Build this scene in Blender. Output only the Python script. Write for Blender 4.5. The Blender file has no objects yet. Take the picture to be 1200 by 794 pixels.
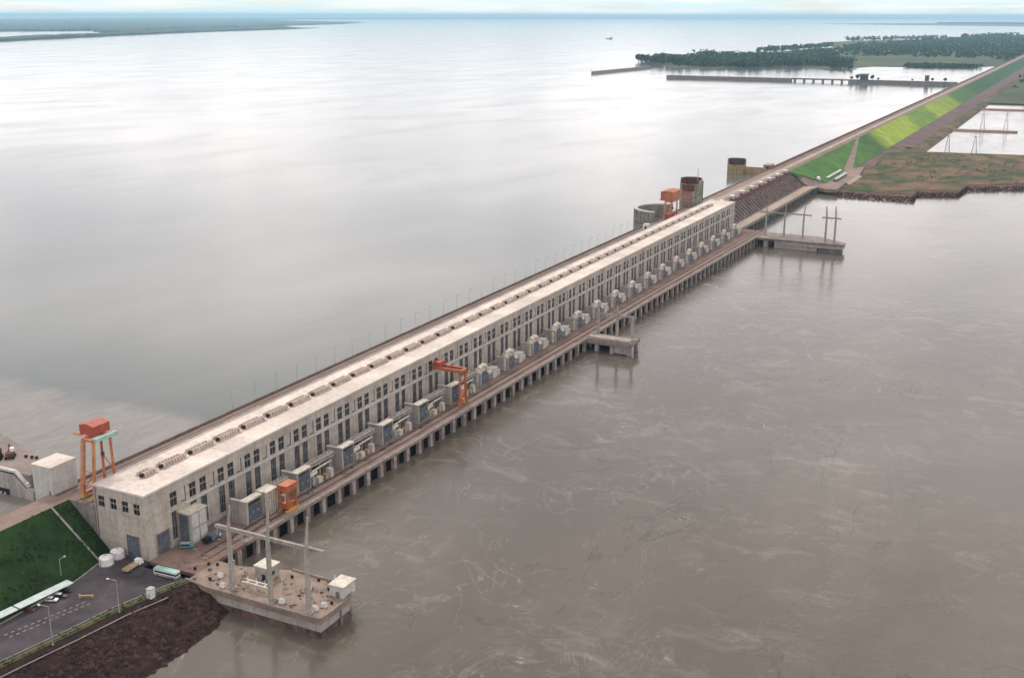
import bpy, math, random
from mathutils import Matrix, Vector
R = math.radians
random.seed(7)
S = bpy.context.scene
C = S.collection

# ------------------------------------------------------------------ camera
CAM = Vector((-296.34, -334.67, 213.45)); YAW, PITCH, ROLL, FPX = 0.46715, 0.27740, 0.00173, 1331.08
fw = Vector((math.cos(YAW)*math.cos(PITCH), math.sin(YAW)*math.cos(PITCH), -math.sin(PITCH)))
r0 = Vector((math.sin(YAW), -math.cos(YAW), 0)); u0 = r0.cross(fw)
rt = r0*math.cos(ROLL) + u0*math.sin(ROLL); up = u0*math.cos(ROLL) - r0*math.sin(ROLL)
cd = bpy.data.cameras.new('camera'); cam = bpy.data.objects.new('camera', cd); C.objects.link(cam)
cam.matrix_world = Matrix(((rt.x, up.x, -fw.x, CAM.x), (rt.y, up.y, -fw.y, CAM.y), (rt.z, up.z, -fw.z, CAM.z), (0, 0, 0, 1)))
cd.sensor_width = 36; cd.lens = FPX/1200*36; cd.clip_start = 2; cd.clip_end = 300000
S.camera = cam

# ------------------------------------------------------------------ light
SUN_AZ, SUN_EL = R(47), R(50)
S.view_settings.view_transform = 'Standard'; S.view_settings.look = 'None'
S.view_settings.exposure = 0.33; S.view_settings.gamma = 1
W = bpy.data.worlds.new('World'); S.world = W; W.use_nodes = True
def world():
    nt = W.node_tree; n = nt.nodes; l = nt.links; n.clear()
    out = n.new('ShaderNodeOutputWorld'); bg = n.new('ShaderNodeBackground'); bg.inputs[1].default_value = 0.1
    sky = n.new('ShaderNodeTexSky'); sky.sky_type = 'NISHITA'; sky.sun_disc = False
    sky.sun_elevation = SUN_EL; sky.sun_rotation = math.pi/2 - SUN_AZ
    tc = n.new('ShaderNodeTexCoord'); sp = n.new('ShaderNodeSeparateXYZ'); l.new(tc.outputs['Generated'], sp.inputs[0])
    ad = n.new('ShaderNodeMath'); ad.operation = 'ABSOLUTE'; l.new(sp.outputs[2], ad.inputs[0])
    a2 = n.new('ShaderNodeMath'); a2.inputs[1].default_value = 0.06; l.new(ad.outputs[0], a2.inputs[0])
    cb = n.new('ShaderNodeCombineXYZ')
    for k in (0, 1):
        d = n.new('ShaderNodeMath'); d.operation = 'DIVIDE'; l.new(sp.outputs[k], d.inputs[0]); l.new(a2.outputs[0], d.inputs[1]); l.new(d.outputs[0], cb.inputs[k])
    nz = n.new('ShaderNodeTexNoise'); nz.inputs['Scale'].default_value = 0.75; nz.inputs['Detail'].default_value = 6; nz.inputs['Roughness'].default_value = .55
    l.new(cb.outputs[0], nz.inputs['Vector'])
    rp = n.new('ShaderNodeValToRGB'); rp.color_ramp.elements[0].position = .30; rp.color_ramp.elements[1].position = .52
    rp.color_ramp.elements[0].color = (.6, .6, .6, 1)
    l.new(nz.outputs['Fac'], rp.inputs[0])
    n2 = n.new('ShaderNodeTexNoise'); n2.inputs['Scale'].default_value = .8; n2.inputs['Detail'].default_value = 4; l.new(cb.outputs[0], n2.inputs['Vector'])
    cr = n.new('ShaderNodeValToRGB'); cr.color_ramp.elements[0].position = .36; cr.color_ramp.elements[1].position = .58
    cr.color_ramp.elements[0].color = (7.2, 7.05, 7.6, 1); cr.color_ramp.elements[1].color = (14.6, 13.5, 13.1, 1)
    l.new(n2.outputs['Fac'], cr.inputs[0])
    mx = n.new('ShaderNodeMix'); mx.data_type = 'RGBA'
    l.new(rp.outputs[0], mx.inputs[0]); l.new(sky.outputs[0], mx.inputs[6]); l.new(cr.outputs[0], mx.inputs[7])
    hz = n.new('ShaderNodeMapRange'); hz.interpolation_type = 'SMOOTHSTEP'; hz.inputs['From Min'].default_value = 0.0; hz.inputs['From Max'].default_value = .55
    hz.inputs['To Min'].default_value = 1.3; hz.inputs['To Max'].default_value = .80; l.new(ad.outputs[0], hz.inputs['Value'])
    hm = n.new('ShaderNodeVectorMath'); hm.operation = 'SCALE'; l.new(cr.outputs[0], hm.inputs[0]); l.new(hz.outputs[0], hm.inputs['Scale']); 
    lo = n.new('ShaderNodeMapRange'); lo.interpolation_type = 'SMOOTHSTEP'; lo.inputs['From Min'].default_value = .004; lo.inputs['From Max'].default_value = .06; l.new(ad.outputs[0], lo.inputs['Value'])
    pn = n.new('ShaderNodeTexNoise'); pn.inputs['Scale'].default_value = 9; pn.inputs['Detail'].default_value = 6; pm_ = n.new('ShaderNodeMapping'); pm_.inputs['Scale'].default_value = (1, 1, 14); l.new(tc.outputs['Generated'], pm_.inputs[0]); l.new(pm_.outputs[0], pn.inputs['Vector'])
    pc = n.new('ShaderNodeValToRGB'); pc.color_ramp.elements[0].position = .42; pc.color_ramp.elements[1].position = .6; pc.color_ramp.elements[0].color = (6.5, 7.9, 8.1, 1); pc.color_ramp.elements[1].color = (8.3, 8.6, 8.5, 1); l.new(pn.outputs['Fac'], pc.inputs[0])
    pm2_ = n.new('ShaderNodeMix'); pm2_.data_type = 'RGBA'; l.new(lo.outputs[0], pm2_.inputs[0]); l.new(pc.outputs[0], pm2_.inputs[6]); l.new(hm.outputs[0], pm2_.inputs[7]); l.new(pm2_.outputs[2], mx.inputs[7])
    l.new(mx.outputs[2], bg.inputs[0]); l.new(bg.outputs[0], out.inputs[0])
world()
sl = bpy.data.lights.new('sun', 'SUN'); sl.energy = 1.5; sl.angle = R(10); sl.color = (1, .95, .88)
so = bpy.data.objects.new('sun', sl); C.objects.link(so)
sd = Vector((math.cos(SUN_EL)*math.cos(SUN_AZ), math.cos(SUN_EL)*math.sin(SUN_AZ), math.sin(SUN_EL)))
so.rotation_euler = sd.to_track_quat('Z', 'Y').to_euler(); so.location = (0, 0, 500)

# ------------------------------------------------------------------ materials
def nodes(name):
    m = bpy.data.materials.new(name); m.use_nodes = True; nt = m.node_tree
    return m, nt.nodes, nt.links, nt.nodes['Principled BSDF']
def pos(n, l, sc=(1, 1, 1)):
    g = n.new('ShaderNodeNewGeometry'); mp = n.new('ShaderNodeMapping'); mp.inputs['Scale'].default_value = sc
    l.new(g.outputs['Position'], mp.inputs[0]); return mp.outputs[0]
def noise(n, l, v, sc, det=4, rough=.55, dist=0):
    t = n.new('ShaderNodeTexNoise'); t.inputs['Scale'].default_value = sc; t.inputs['Detail'].default_value = det
    t.inputs['Roughness'].default_value = rough; t.inputs['Distortion'].default_value = dist
    l.new(v, t.inputs['Vector']); return t.outputs['Fac']
def ramp(n, l, f, p0, p1, c0=(0, 0, 0), c1=(1, 1, 1)):
    t = n.new('ShaderNodeValToRGB'); e = t.color_ramp.elements
    e[0].position = p0; e[1].position = p1; e[0].color = (*c0, 1); e[1].color = (*c1, 1); l.new(f, t.inputs[0]); return t.outputs[0]
def mixc(n, l, f, a, b, mode='MIX'):
    t = n.new('ShaderNodeMix'); t.data_type = 'RGBA'; t.blend_type = mode
    for v, i in ((f, 0), (a, 6), (b, 7)):
        if isinstance(v, (int, float)): t.inputs[i].default_value = v
        elif isinstance(v, tuple): t.inputs[i].default_value = (*v, 1)
        else: l.new(v, t.inputs[i])
    return t.outputs[2]
def mth(n, l, op, a, b=0.0, clamp=False):
    t = n.new('ShaderNodeMath'); t.operation = op; t.use_clamp = clamp
    for i, v in enumerate((a, b)):
        if isinstance(v, (int, float)): t.inputs[i].default_value = v
        else: l.new(v, t.inputs[i])
    return t.outputs[0]
def bump(n, l, b, h, st, dist):
    t = n.new('ShaderNodeBump'); t.inputs['Strength'].default_value = st; t.inputs['Distance'].default_value = dist
    l.new(h, t.inputs['Height']); l.new(t.outputs[0], b.inputs['Normal'])
def M(name, col, col2=None, sc=.12, rough=.85, spec=.15, streak=0, fine=.5, bmp=.0, metal=0, brick=None):
    m, n, l, b = nodes(name); v = pos(n, l)
    if col2 is None: col2 = tuple(c*.7 for c in col)
    c = mixc(n, l, ramp(n, l, noise(n, l, v, sc, 5), .35, .65), col2, col)
    f = noise(n, l, v, fine, 4, .65); g = ramp(n, l, f, .25, .75, (.78, .78, .78), (1.12, 1.12, 1.12))
    c = mixc(n, l, 1.0, c, g, 'MULTIPLY')
    if streak:
        s = noise(n, l, pos(n, l, (.55, .55, .035)), 1, 5, .6)
        c = mixc(n, l, 1.0, c, ramp(n, l, s, .32, .55, (1-streak, 1-streak*1.02, 1-streak*1.05), (1, 1, 1)), 'MULTIPLY')
    if brick:
        bt = n.new('ShaderNodeTexBrick'); bt.offset = 0; bt.inputs['Scale'].default_value = 1
        bt.inputs['Brick Width'].default_value = brick[0]; bt.inputs['Row Height'].default_value = brick[1]; bt.inputs['Mortar Size'].default_value = .06
        bt.inputs['Color1'].default_value = (.88, .88, .88, 1); bt.inputs['Color2'].default_value = (1.06, 1.05, 1.03, 1); bt.inputs['Mortar'].default_value = (.78, .77, .76, 1)
        g2 = n.new('ShaderNodeNewGeometry'); sp = n.new('ShaderNodeSeparateXYZ'); l.new(g2.outputs['Position'], sp.inputs[0])
        cbn = n.new('ShaderNodeCombineXYZ'); l.new(mth(n, l, 'ADD', sp.outputs[0], sp.outputs[1]), cbn.inputs[0]); l.new(sp.outputs[2 if brick[2] else 1], cbn.inputs[1])
        if not brick[2]: l.new(sp.outputs[0], cbn.inputs[0])
        l.new(cbn.outputs[0], bt.inputs['Vector']); c = mixc(n, l, 1.0, c, bt.outputs['Color'], 'MULTIPLY')
    l.new(c, b.inputs['Base Color']); b.inputs['Roughness'].default_value = rough; b.inputs['Metallic'].default_value = metal
    b.inputs['Specular IOR Level'].default_value = spec if rough > .7 else .5
    if bmp: bump(n, l, b, f, bmp, .3)
    return m
MAT = dict(
 conc=M('facade_concrete', (.50, .45, .395), (.41, .368, .325), .1, streak=.18, brick=(5.72, 3.1, 1)),
 concp=M('plain_concrete', (.40, .375, .34), (.31, .285, .26), .12, streak=.25),
 concd=M('old_concrete', (.27, .25, .235), (.17, .155, .15), .15, streak=.35),
 conclight=M('light_concrete', (.55, .54, .51), (.47, .46, .43), .1, streak=.15),
 roof=M('roof_membrane', (.70, .615, .55), (.57, .495, .44), .05, fine=.4, brick=(17.17, 13.5, 0)),
 vent=M('vent_metal', (.50, .42, .365), (.38, .315, .275), .4),
 void=M('painted_deep_shade', (.008, .007, .007), rough=1.0, spec=0),  # near-black colour standing in for the shade under decks
 black=M('dark_opening_and_shade', (.025, .025, .03)),  # for openings, and for shade painted beside wall panels
 frame=M('window_frame', (.30, .29, .28)),
 deck=M('deck_surface', (.235, .16, .135), (.145, .095, .082), .09, fine=.35, bmp=.1),
 deckedge=M('deck_edge', (.30, .25, .22), (.21, .175, .16), .2, streak=.2),
 platdeck=M('platform_surface', (.31, .235, .185), (.20, .15, .12), .12, fine=.35, bmp=.2),
 crest=M('crest_pavement', (.28, .205, .17), (.20, .145, .12), .06, fine=.5),
 parapet=M('parapet', (.22, .18, .16), (.15, .12, .11), .2),
 pier=M('pier_concrete', (.42, .37, .34), (.26, .215, .2), .3, streak=.4),
 pierred=M('stained_pier', (.17, .105, .085), (.085, .055, .045), .3, streak=.4),
 asphalt=M('asphalt', (.085, .072, .078), (.045, .039, .045), .11, fine=.8, bmp=.1),
 kerb=M('kerb', (.32, .30, .28)),
 rail=M('steel_rail', (.10, .075, .07), rough=.5, metal=.5),
 cream=M('cream_paint', (.60, .55, .46), (.48, .43, .35), .5, rough=.6),
 steelblue=M('transformer_steel', (.13, .15, .175), (.075, .085, .1), .5, rough=.5),
 radi=M('radiator_steel', (.22, .245, .27), (.14, .16, .18), .6, rough=.5),
 white=M('white_paint', (.80, .80, .78), (.68, .68, .66), .5, rough=.5),
 orange=M('orange_paint', (.48, .135, .04), (.33, .085, .03), .3, rough=.55),
 orangel=M('faded_orange_paint', (.52, .20, .085), (.38, .13, .055), .3, rough=.6),
 rustorange=M('rust_orange_paint', (.42, .14, .065), (.30, .09, .045), .2, rough=.7, streak=.2),
 red=M('red_paint', (.40, .075, .04), (.31, .05, .03), .3, rough=.6),
 yellow=M('yellow_paint', (.60, .36, .07), (.42, .24, .06), .4, rough=.6),
 teal=M('teal_paint', (.30, .52, .47), (.24, .42, .38), .3, rough=.5),
 tealvan=M('van_paint', (.10, .24, .29), rough=.4),
 mast=M('mast_concrete', (.40, .37, .33), (.31, .28, .25), .4, streak=.2),
 rust=M('rust', (.17, .07, .04), (.08, .04, .028), .2, streak=.4),
 moss=M('weathered_tower', (.34, .32, .28), (.2, .19, .15), .2, streak=.4),
 ochre=M('ochre_wall', (.38, .28, .15), (.26, .19, .1), .2, streak=.4),
 carport=M('carport_sheet', (.38, .45, .43), (.31, .37, .35), .3, rough=.5),
 rubber=M('rubber', (.02, .02, .02)),
 carblack=M('dark_car_paint', (.03, .032, .04), rough=.3),
 tan=M('tan_paint', (.46, .36, .22), (.36, .28, .17), .5),
 dirt=M('red_earth', (.25, .14, .095), (.17, .09, .07), .03, fine=.2, bmp=.2),
 riprap=M('riprap_ground', (.030, .014, .011), (.016, .008, .007), .1, bmp=.5),
 brownrock=M('brown_bank_rock', (.15, .085, .065), (.085, .05, .042), .08, fine=.3, bmp=.5),
 berm=M('purple_brown_berm', (.155, .095, .09), (.10, .062, .06), .03, fine=.2, bmp=.3),
 stone=M('riprap_stone', (.085, .045, .036), (.018, .010, .008), .35),
 verge=M('verge_grass', (.075, .078, .028), (.045, .05, .02), .2, bmp=.3),
 grass=M('lawn', (.016, .044, .007), (.006, .020, .004), .11, fine=.5, bmp=.5),
 trunk=M('bark', (.09, .07, .05)),
 hedge=M('green_box', (.06, .11, .06)),
 spgate=M('gate_steel', (.12, .10, .105), (.08, .068, .072), .2, streak=.4),
 spred=M('red_beam', (.22, .065, .075), (.15, .045, .05), .2),
 sprib=M('spillway_pier', (.30, .225, .20), (.20, .145, .13), .2, streak=.4),
 galv=M('galvanised_steel', (.40, .40, .40), rough=.5),
 rockred=M('red_rock', (.22, .12, .095), (.15, .085, .07), .05),
 shoulder=M('crest_shoulder', (.215, .15, .12), (.155, .11, .09), .03),
 fill=M('grey_brown_fill', (.27, .22, .195), (.20, .165, .15), .08),
 pale=M('pale_gravel', (.40, .33, .26), (.30, .25, .2), .05),
)
def glass(name, col, rough):
    m, n, l, b = nodes(name); v = pos(n, l, (.29, .29, .33))
    vo = n.new('ShaderNodeTexVoronoi'); vo.inputs['Scale'].default_value = 1; l.new(v, vo.inputs['Vector'])
    c = mixc(n, l, mth(n, l, 'POWER', vo.outputs['Color'], 3.0), tuple(x*.5 for x in col), tuple(x*4.0 for x in col)); l.new(c, b.inputs['Base Color'])
    b.inputs['Roughness'].default_value = rough; return m
MAT['glass'] = glass('dark_glass', (.013, .013, .016), .25)
MAT['tallglass'] = glass('grey_louvre_glass', (.036, .036, .045), .45)

def leafmat(name, a, b2):
    m, n, l, b = nodes(name); v = pos(n, l)
    c = mixc(n, l, ramp(n, l, noise(n, l, v, .06, 4), .35, .65), a, b2); l.new(c, b.inputs['Base Color']); b.inputs['Roughness'].default_value = .8; b.inputs['Specular IOR Level'].default_value = .15; return m
MAT['leaf'] = leafmat('dark_leaves', (.018, .040, .016), (.040, .075, .024))
MAT['tuft'] = leafmat('tuft_blades', (.02, .05, .012), (.06, .085, .025))
MAT['scrubleaf'] = leafmat('scrub_leaves', (.06, .085, .03), (.10, .12, .045))
MAT['leafy'] = leafmat('forest_leaves', (.018, .042, .02), (.05, .08, .026))

def water(name, deep, edge, kind):
    m, n, l, b = nodes(name); v = pos(n, l)
    big = noise(n, l, pos(n, l, (1, 1.6, 1)), .006, 4, .5, 1.0)
    col = mixc(n, l, ramp(n, l, big, .3, .7), deep, edge)
    h1 = noise(n, l, v, .16, 5, .62, .6); h2 = noise(n, l, v, .55, 3, .6)
    h = mth(n, l, 'ADD', h1, mth(n, l, 'MULTIPLY', h2, .7))
    rg = ramp(n, l, noise(n, l, pos(n, l, (1, 2.2, 1)), .0035, 4, .55, .8), .35, .7, (.10,)*3, (.17,)*3)
    g = n.new('ShaderNodeNewGeometry'); sp = n.new('ShaderNodeSeparateXYZ'); l.new(g.outputs['Position'], sp.inputs[0])
    st = .24
    if kind == 'river':
        # swirl lines and scattered froth off the draft tubes
        def ridge(vec, sc, det, dist, w):
            q = mth(n, l, 'ABSOLUTE', mth(n, l, 'SUBTRACT', noise(n, l, vec, sc, det, .55, dist), .5)); return ramp(n, l, q, 0, w, (1, 1, 1), (0, 0, 0))
        near = ramp(n, l, mth(n, l, 'MULTIPLY', mth(n, l, 'ADD', sp.outputs[1], 330), .0036, True), .1, .9)
        m1 = ramp(n, l, noise(n, l, v, .014, 4), .44, .62)
        k = mth(n, l, 'MULTIPLY', ridge(pos(n, l, (.7, 1.2, 1)), .0125, 6, 1.3, .008), m1)
        k2 = mth(n, l, 'MULTIPLY', ridge(pos(n, l, (.8, 1.2, 3)), .04, 6, 1.3, .020), ramp(n, l, noise(n, l, pos(n, l, (1, 1, 2)), .02, 4), .48, .66))
        col = mixc(n, l, mth(n, l, 'MULTIPLY', k, .5), col, (.022, .018, .013))
        fo = mth(n, l, 'MULTIPLY', mth(n, l, 'ADD', k2, mth(n, l, 'MULTIPLY', ridge(pos(n, l, (.8, 1.2, 5)), .011, 6, 1.8, .006), .6), True), mth(n, l, 'ADD', mth(n, l, 'MULTIPLY', near, .55), .25))
        fr = ramp(n, l, noise(n, l, pos(n, l, (1, .8, 1)), .05, 7, .68, 1.4), .58, .68)
        fo = mth(n, l, 'MULTIPLY', fo, mth(n, l, 'ADD', mth(n, l, 'MULTIPLY', fr, .8), .25), True)
        boil = ramp(n, l, noise(n, l, pos(n, l, (1.3, .8, 1)), .055, 6, .62, 1.0), .50, .70); patch = ramp(n, l, noise(n, l, pos(n, l, (1, 1, 9)), .010, 4, .55, .6), .42, .66)
        fo = mth(n, l, 'ADD', fo, mth(n, l, 'MULTIPLY', mth(n, l, 'MULTIPLY', boil, patch), .22), True)
        col = mixc(n, l, fo, col, (.46, .43, .38))
        rg = mth(n, l, 'ADD', rg, mth(n, l, 'MULTIPLY', fo, .4))
        chop = noise(n, l, v, .045, 5, .6, 1.4); h = mth(n, l, 'ADD', h, mth(n, l, 'MULTIPLY', chop, 1.1))
        st = .26
    else:
        wob = mth(n, l, 'MULTIPLY', mth(n, l, 'SUBTRACT', noise(n, l, v, .03, 4), .5), 60)
        t = mth(n, l, 'SUBTRACT', 112, mth(n, l, 'ADD', sp.outputs[0], wob))
        tm = ramp(n, l, mth(n, l, 'MULTIPLY', t, .045, True), 0, 1)
        near = ramp(n, l, mth(n, l, 'MULTIPLY', sp.outputs[1], .0035, True), .55, .95, (1, 1, 1), (0, 0, 0)); tm = mth(n, l, 'MULTIPLY', tm, near)
        sw = ramp(n, l, noise(n, l, pos(n, l, (.5, 1.3, 1)), .07, 6, .6, 1.8), .3, .7, (.16, .145, .125), (.25, .225, .195))
        col = mixc(n, l, mth(n, l, 'MULTIPLY', tm, .7), col, sw)
        rg = mth(n, l, 'ADD', rg, mth(n, l, 'MULTIPLY', tm, .12))
    wind = ramp(n, l, noise(n, l, pos(n, l, (1, 1.7, 1)), .0042, 5, .55, .7), .50, .68, (.6,)*3, (2.1,)*3); h = mth(n, l, 'MULTIPLY', h, wind)
    l.new(col, b.inputs['Base Color']); l.new(rg, b.inputs['Roughness']); b.inputs['IOR'].default_value = 1.33
    bump(n, l, b, h, st, .26 if kind == 'river' else .14)
    return m
MAT['river'] = water('river_water', (.080, .067, .051), (.112, .096, .076), 'river')
MAT['reservoir'] = water('reservoir_water', (.085, .095, .085), (.115, .12, .108), 'res')

def bankmat():
    m, n, l, b = nodes('bank_soil'); v = pos(n, l, (1, 1.8, 1))
    a = ramp(n, l, noise(n, l, v, .016, 5, .6, .6), .42, .6)
    c = mixc(n, l, a, (.038, .060, .024), (.165, .105, .065))
    c = mixc(n, l, ramp(n, l, noise(n, l, v, .03, 4, .6), .52, .66), c, (.13, .07, .05))
    l.new(c, b.inputs['Base Color']); b.inputs['Roughness'].default_value = .9; b.inputs['Specular IOR Level'].default_value = .1; bump(n, l, b, noise(n, l, v, .3), .4, .6); return m
MAT['bank'] = bankmat()
def embmat():
    m, n, l, b = nodes('embankment_grass_cloud_shade'); v = pos(n, l)
    g = n.new('ShaderNodeNewGeometry'); sp = n.new('ShaderNodeSeparateXYZ'); l.new(g.outputs['Position'], sp.inputs[0])
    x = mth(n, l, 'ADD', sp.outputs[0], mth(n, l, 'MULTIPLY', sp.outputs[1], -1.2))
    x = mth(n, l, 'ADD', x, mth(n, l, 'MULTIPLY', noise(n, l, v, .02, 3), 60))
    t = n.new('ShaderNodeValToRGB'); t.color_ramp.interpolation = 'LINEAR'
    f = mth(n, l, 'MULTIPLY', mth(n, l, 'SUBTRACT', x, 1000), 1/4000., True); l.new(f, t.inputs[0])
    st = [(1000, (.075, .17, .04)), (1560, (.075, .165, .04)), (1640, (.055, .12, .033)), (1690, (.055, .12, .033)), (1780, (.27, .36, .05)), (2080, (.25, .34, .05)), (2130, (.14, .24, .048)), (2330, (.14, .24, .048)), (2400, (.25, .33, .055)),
          (2760, (.20, .27, .05)), (2860, (.07, .15, .055)), (3100, (.085, .15, .05)), (3250, (.05, .11, .055)), (5000, (.05, .105, .06))]  # sunlit and cloud-shadowed bands painted into the grass colour along the slope
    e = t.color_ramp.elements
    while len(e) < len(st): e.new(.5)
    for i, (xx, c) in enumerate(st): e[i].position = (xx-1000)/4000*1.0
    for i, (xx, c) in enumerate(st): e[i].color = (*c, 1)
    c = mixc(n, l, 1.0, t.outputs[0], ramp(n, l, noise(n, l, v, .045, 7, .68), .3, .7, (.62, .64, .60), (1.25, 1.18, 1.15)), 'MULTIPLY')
    l.new(c, b.inputs['Base Color']); b.inputs['Roughness'].default_value = .9; b.inputs['Specular IOR Level'].default_value = .1; return m
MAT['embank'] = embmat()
MAT['farland'] = M('far_land', (.035, .055, .04), (.05, .06, .04), .002, fine=.01)
MAT['fardirt'] = M('far_dirt', (.20, .12, .085), (.12, .10, .06), .003, fine=.01)
MAT['island'] = M('island_scrub', (.10, .10, .042), (.032, .052, .024), .003, fine=.03)

# ------------------------------------------------------------------ geometry helpers
class MB:
    def __init__(s): s.v = []; s.f = []
    def box(s, x0, x1, y0, y1, z0, z1):
        b = len(s.v); s.v += [(x, y, z) for z in (z0, z1) for x, y in ((x0, y0), (x1, y0), (x1, y1), (x0, y1))]
        s.f += [tuple(b+i for i in q) for q in ((3, 2, 1, 0), (4, 5, 6, 7), (0, 1, 5, 4), (1, 2, 6, 5), (2, 3, 7, 6), (3, 0, 4, 7))]; return s
    def hexa(s, lo, hi):
        b = len(s.v); s.v += list(lo)+list(hi)
        s.f += [tuple(b+i for i in q) for q in ((3, 2, 1, 0), (4, 5, 6, 7), (0, 1, 5, 4), (1, 2, 6, 5), (2, 3, 7, 6), (3, 0, 4, 7))]; return s
    def prism(s, poly, z0, z1, poly2=None):
        b = len(s.v); n = len(poly); a = sum(poly[i][0]*poly[(i+1) % n][1]-poly[(i+1) % n][0]*poly[i][1] for i in range(n))
        if a < 0:
            poly = poly[::-1]; poly2 = poly2[::-1] if poly2 else None
        s.v += [(p[0], p[1], z0) for p in poly] + [(p[0], p[1], z1) for p in (poly2 or poly)]
        s.f.append(tuple(b+i for i in range(n))[::-1]); s.f.append(tuple(b+n+i for i in range(n)))
        s.f += [(b+i, b+(i+1) % n, b+n+(i+1) % n, b+n+i) for i in range(n)]; return s
    def bar(s, p, q, w, w2=None, n=4, ph=None):
        p = Vector(p); q = Vector(q); d = (q-p).normalized(); a = d.cross(Vector((0, 0, 1)))
        if a.length < .02: a = Vector((1, 0, 0))
        a.normalize(); c = d.cross(a); w2 = w if w2 is None else w2; b = len(s.v); k = math.sqrt(2) if n == 4 else 1
        ph = (math.pi/4 if n == 4 else 0) if ph is None else ph
        for pt, ww in ((p, w), (q, w2)):
            for i in range(n):
                t = 2*math.pi*i/n+ph; s.v.append(tuple(pt+(a*math.cos(t)+c*math.sin(t))*ww/2*k))
        s.f += [(b+i, b+n+i, b+n+(i+1) % n, b+(i+1) % n) for i in range(n)] + [tuple(b+i for i in range(n)), tuple(b+n+i for i in range(n))[::-1]]; return s
    def path(s, pts, w, n=6):
        for a, b in zip(pts, pts[1:]): s.bar(a, b, w, w, n)
        return s
    def quad(s, *p):
        b = len(s.v); s.v += [tuple(x) for x in p]; s.f.append(tuple(range(b, b+len(p)))); return s
    def cyl(s, x, y, z0, z1, r, r2=None, n=16):
        return s.bar((x, y, z0), (x, y, z1), 2*r, 2*(r if r2 is None else r2), n)
    def dome(s, x, y, z, r, h, n=12, k=4):
        b = len(s.v)
        for j in range(k):
            t = math.pi/2*j/k
            s.v += [(x+r*math.cos(t)*math.cos(2*math.pi*i/n), y+r*math.cos(t)*math.sin(2*math.pi*i/n), z+h*math.sin(t)) for i in range(n)]
        s.v.append((x, y, z+h))
        for j in range(k-1): s.f += [(b+j*n+i, b+j*n+(i+1) % n, b+j*n+n+(i+1) % n, b+j*n+n+i) for i in range(n)]
        s.f += [(b+(k-1)*n+i, b+(k-1)*n+(i+1) % n, b+k*n) for i in range(n)]; return s
    def ring(s, x, y, z0, z1, ro, ri, a0, a1, n, top0=None, top1=None):
        b = len(s.v)
        for i in range(n+1):
            t = a0+(a1-a0)*i/n; zt = z1 if top0 is None else top0(t)
            for rr, z in ((ro, z0), (ro, zt), (ri, zt), (ri, z0)): s.v.append((x+rr*math.cos(t), y+rr*math.sin(t), z))
        for i in range(n):
            o = b+4*i
            for k in range(4): s.f.append((o+k, o+4+k, o+4+(k+1) % 4, o+(k+1) % 4))
        s.f.append((b, b+1, b+2, b+3)); o = b+4*n; s.f.append((o+3, o+2, o+1, o)); return s
    def mesh(s, name, m, off=(0, 0, 0)):
        me = bpy.data.meshes.new(name); ox, oy, oz = off
        me.from_pydata([(x-ox, y-oy, z-oz) for x, y, z in s.v], [], s.f); me.materials.append(MAT[m]); me.update(); return me
    def obj(s, name, m, parent=None, off=(0, 0, 0), loc=None):
        o = bpy.data.objects.new(name, s.mesh(name, m, off)); C.objects.link(o)
        if parent: o.parent = parent
        if loc is not None: o.location = loc
        return o
    # part of a thing given in world coordinates
    def part(s, name, m, root): return s.obj(name, m, root, tuple(root.location))
def tag(o, label=None, cat=None, group=None, kind=None):
    for k, v in (('label', label), ('category', cat), ('group', group), ('kind', kind)):
        if v: o[k] = v
    return o
def thing(name, label, cat, loc=(0, 0, 0), group=None, rz=0):
    o = bpy.data.objects.new(name, None); C.objects.link(o); o.location = loc; o.rotation_euler.z = rz; o.empty_display_size = 1
    return tag(o, label, cat, group)
def struct(mb, name, m, **k): return tag(mb.obj(name, m, **k), kind='structure')
def kids(o): return [c for c in C.objects if c.parent == o]
def copy_tree(src, loc=None, label=None, rz=None, tree=None):
    tree = tree or {}
    def rec(o, par):
        c = o.copy(); C.objects.link(c); c.parent = par
        for k in o.children: rec(k, c)
        return c
    c = rec(src, None)
    if loc is not None: c.location = loc
    if label: c['label'] = label
    if rz is not None: c.rotation_euler.z = rz
    return c
_o = 'first second third fourth fifth sixth seventh eighth ninth tenth eleventh twelfth thirteenth fourteenth fifteenth sixteenth seventeenth eighteenth nineteenth'.split()
def ordn(i):
    if i <= 19: return _o[i-1]
    t = ('twent', 'thirt', 'fort', 'fift', 'sixt', 'sevent')[i//10-2]
    return t+'ieth' if i % 10 == 0 else t+'y-'+_o[i % 10-1]

# ------------------------------------------------------------------ setting: ground, water, land
FAR = 90000
struct(MB().quad((-6000, -20000, -8), (FAR, -20000, -8), (FAR, FAR, -8), (-6000, FAR, -8)), 'ground', 'dirt')
struct(MB().quad((-5000, -12000, 0), (9500, -12000, 0), (9500, -20, 0), (-5000, -20, 0)), 'river_water', 'river')
struct(MB().quad((-5000, 24.9, 21.5), (9000, 24.9, 21.5), (9000, FAR, 21.5), (-5000, FAR, 21.5))
       .quad((9000, -15000, 21.5), (FAR, -15000, 21.5), (FAR, FAR, 21.5), (9000, FAR, 21.5)), 'reservoir_water', 'reservoir')
def strip(name, m, xs, prof):
    mb = MB()
    for x in xs: mb.v += [(x, y, z) for y, z in (prof(x) if callable(prof) else prof)]
    k = len(mb.v)//len(xs)
    for i in range(len(xs)-1):
        for j in range(k-1): a = i*k+j; mb.f.append((a, a+1, a+k+1, a+k))
    return struct(mb, name, m)
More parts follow.
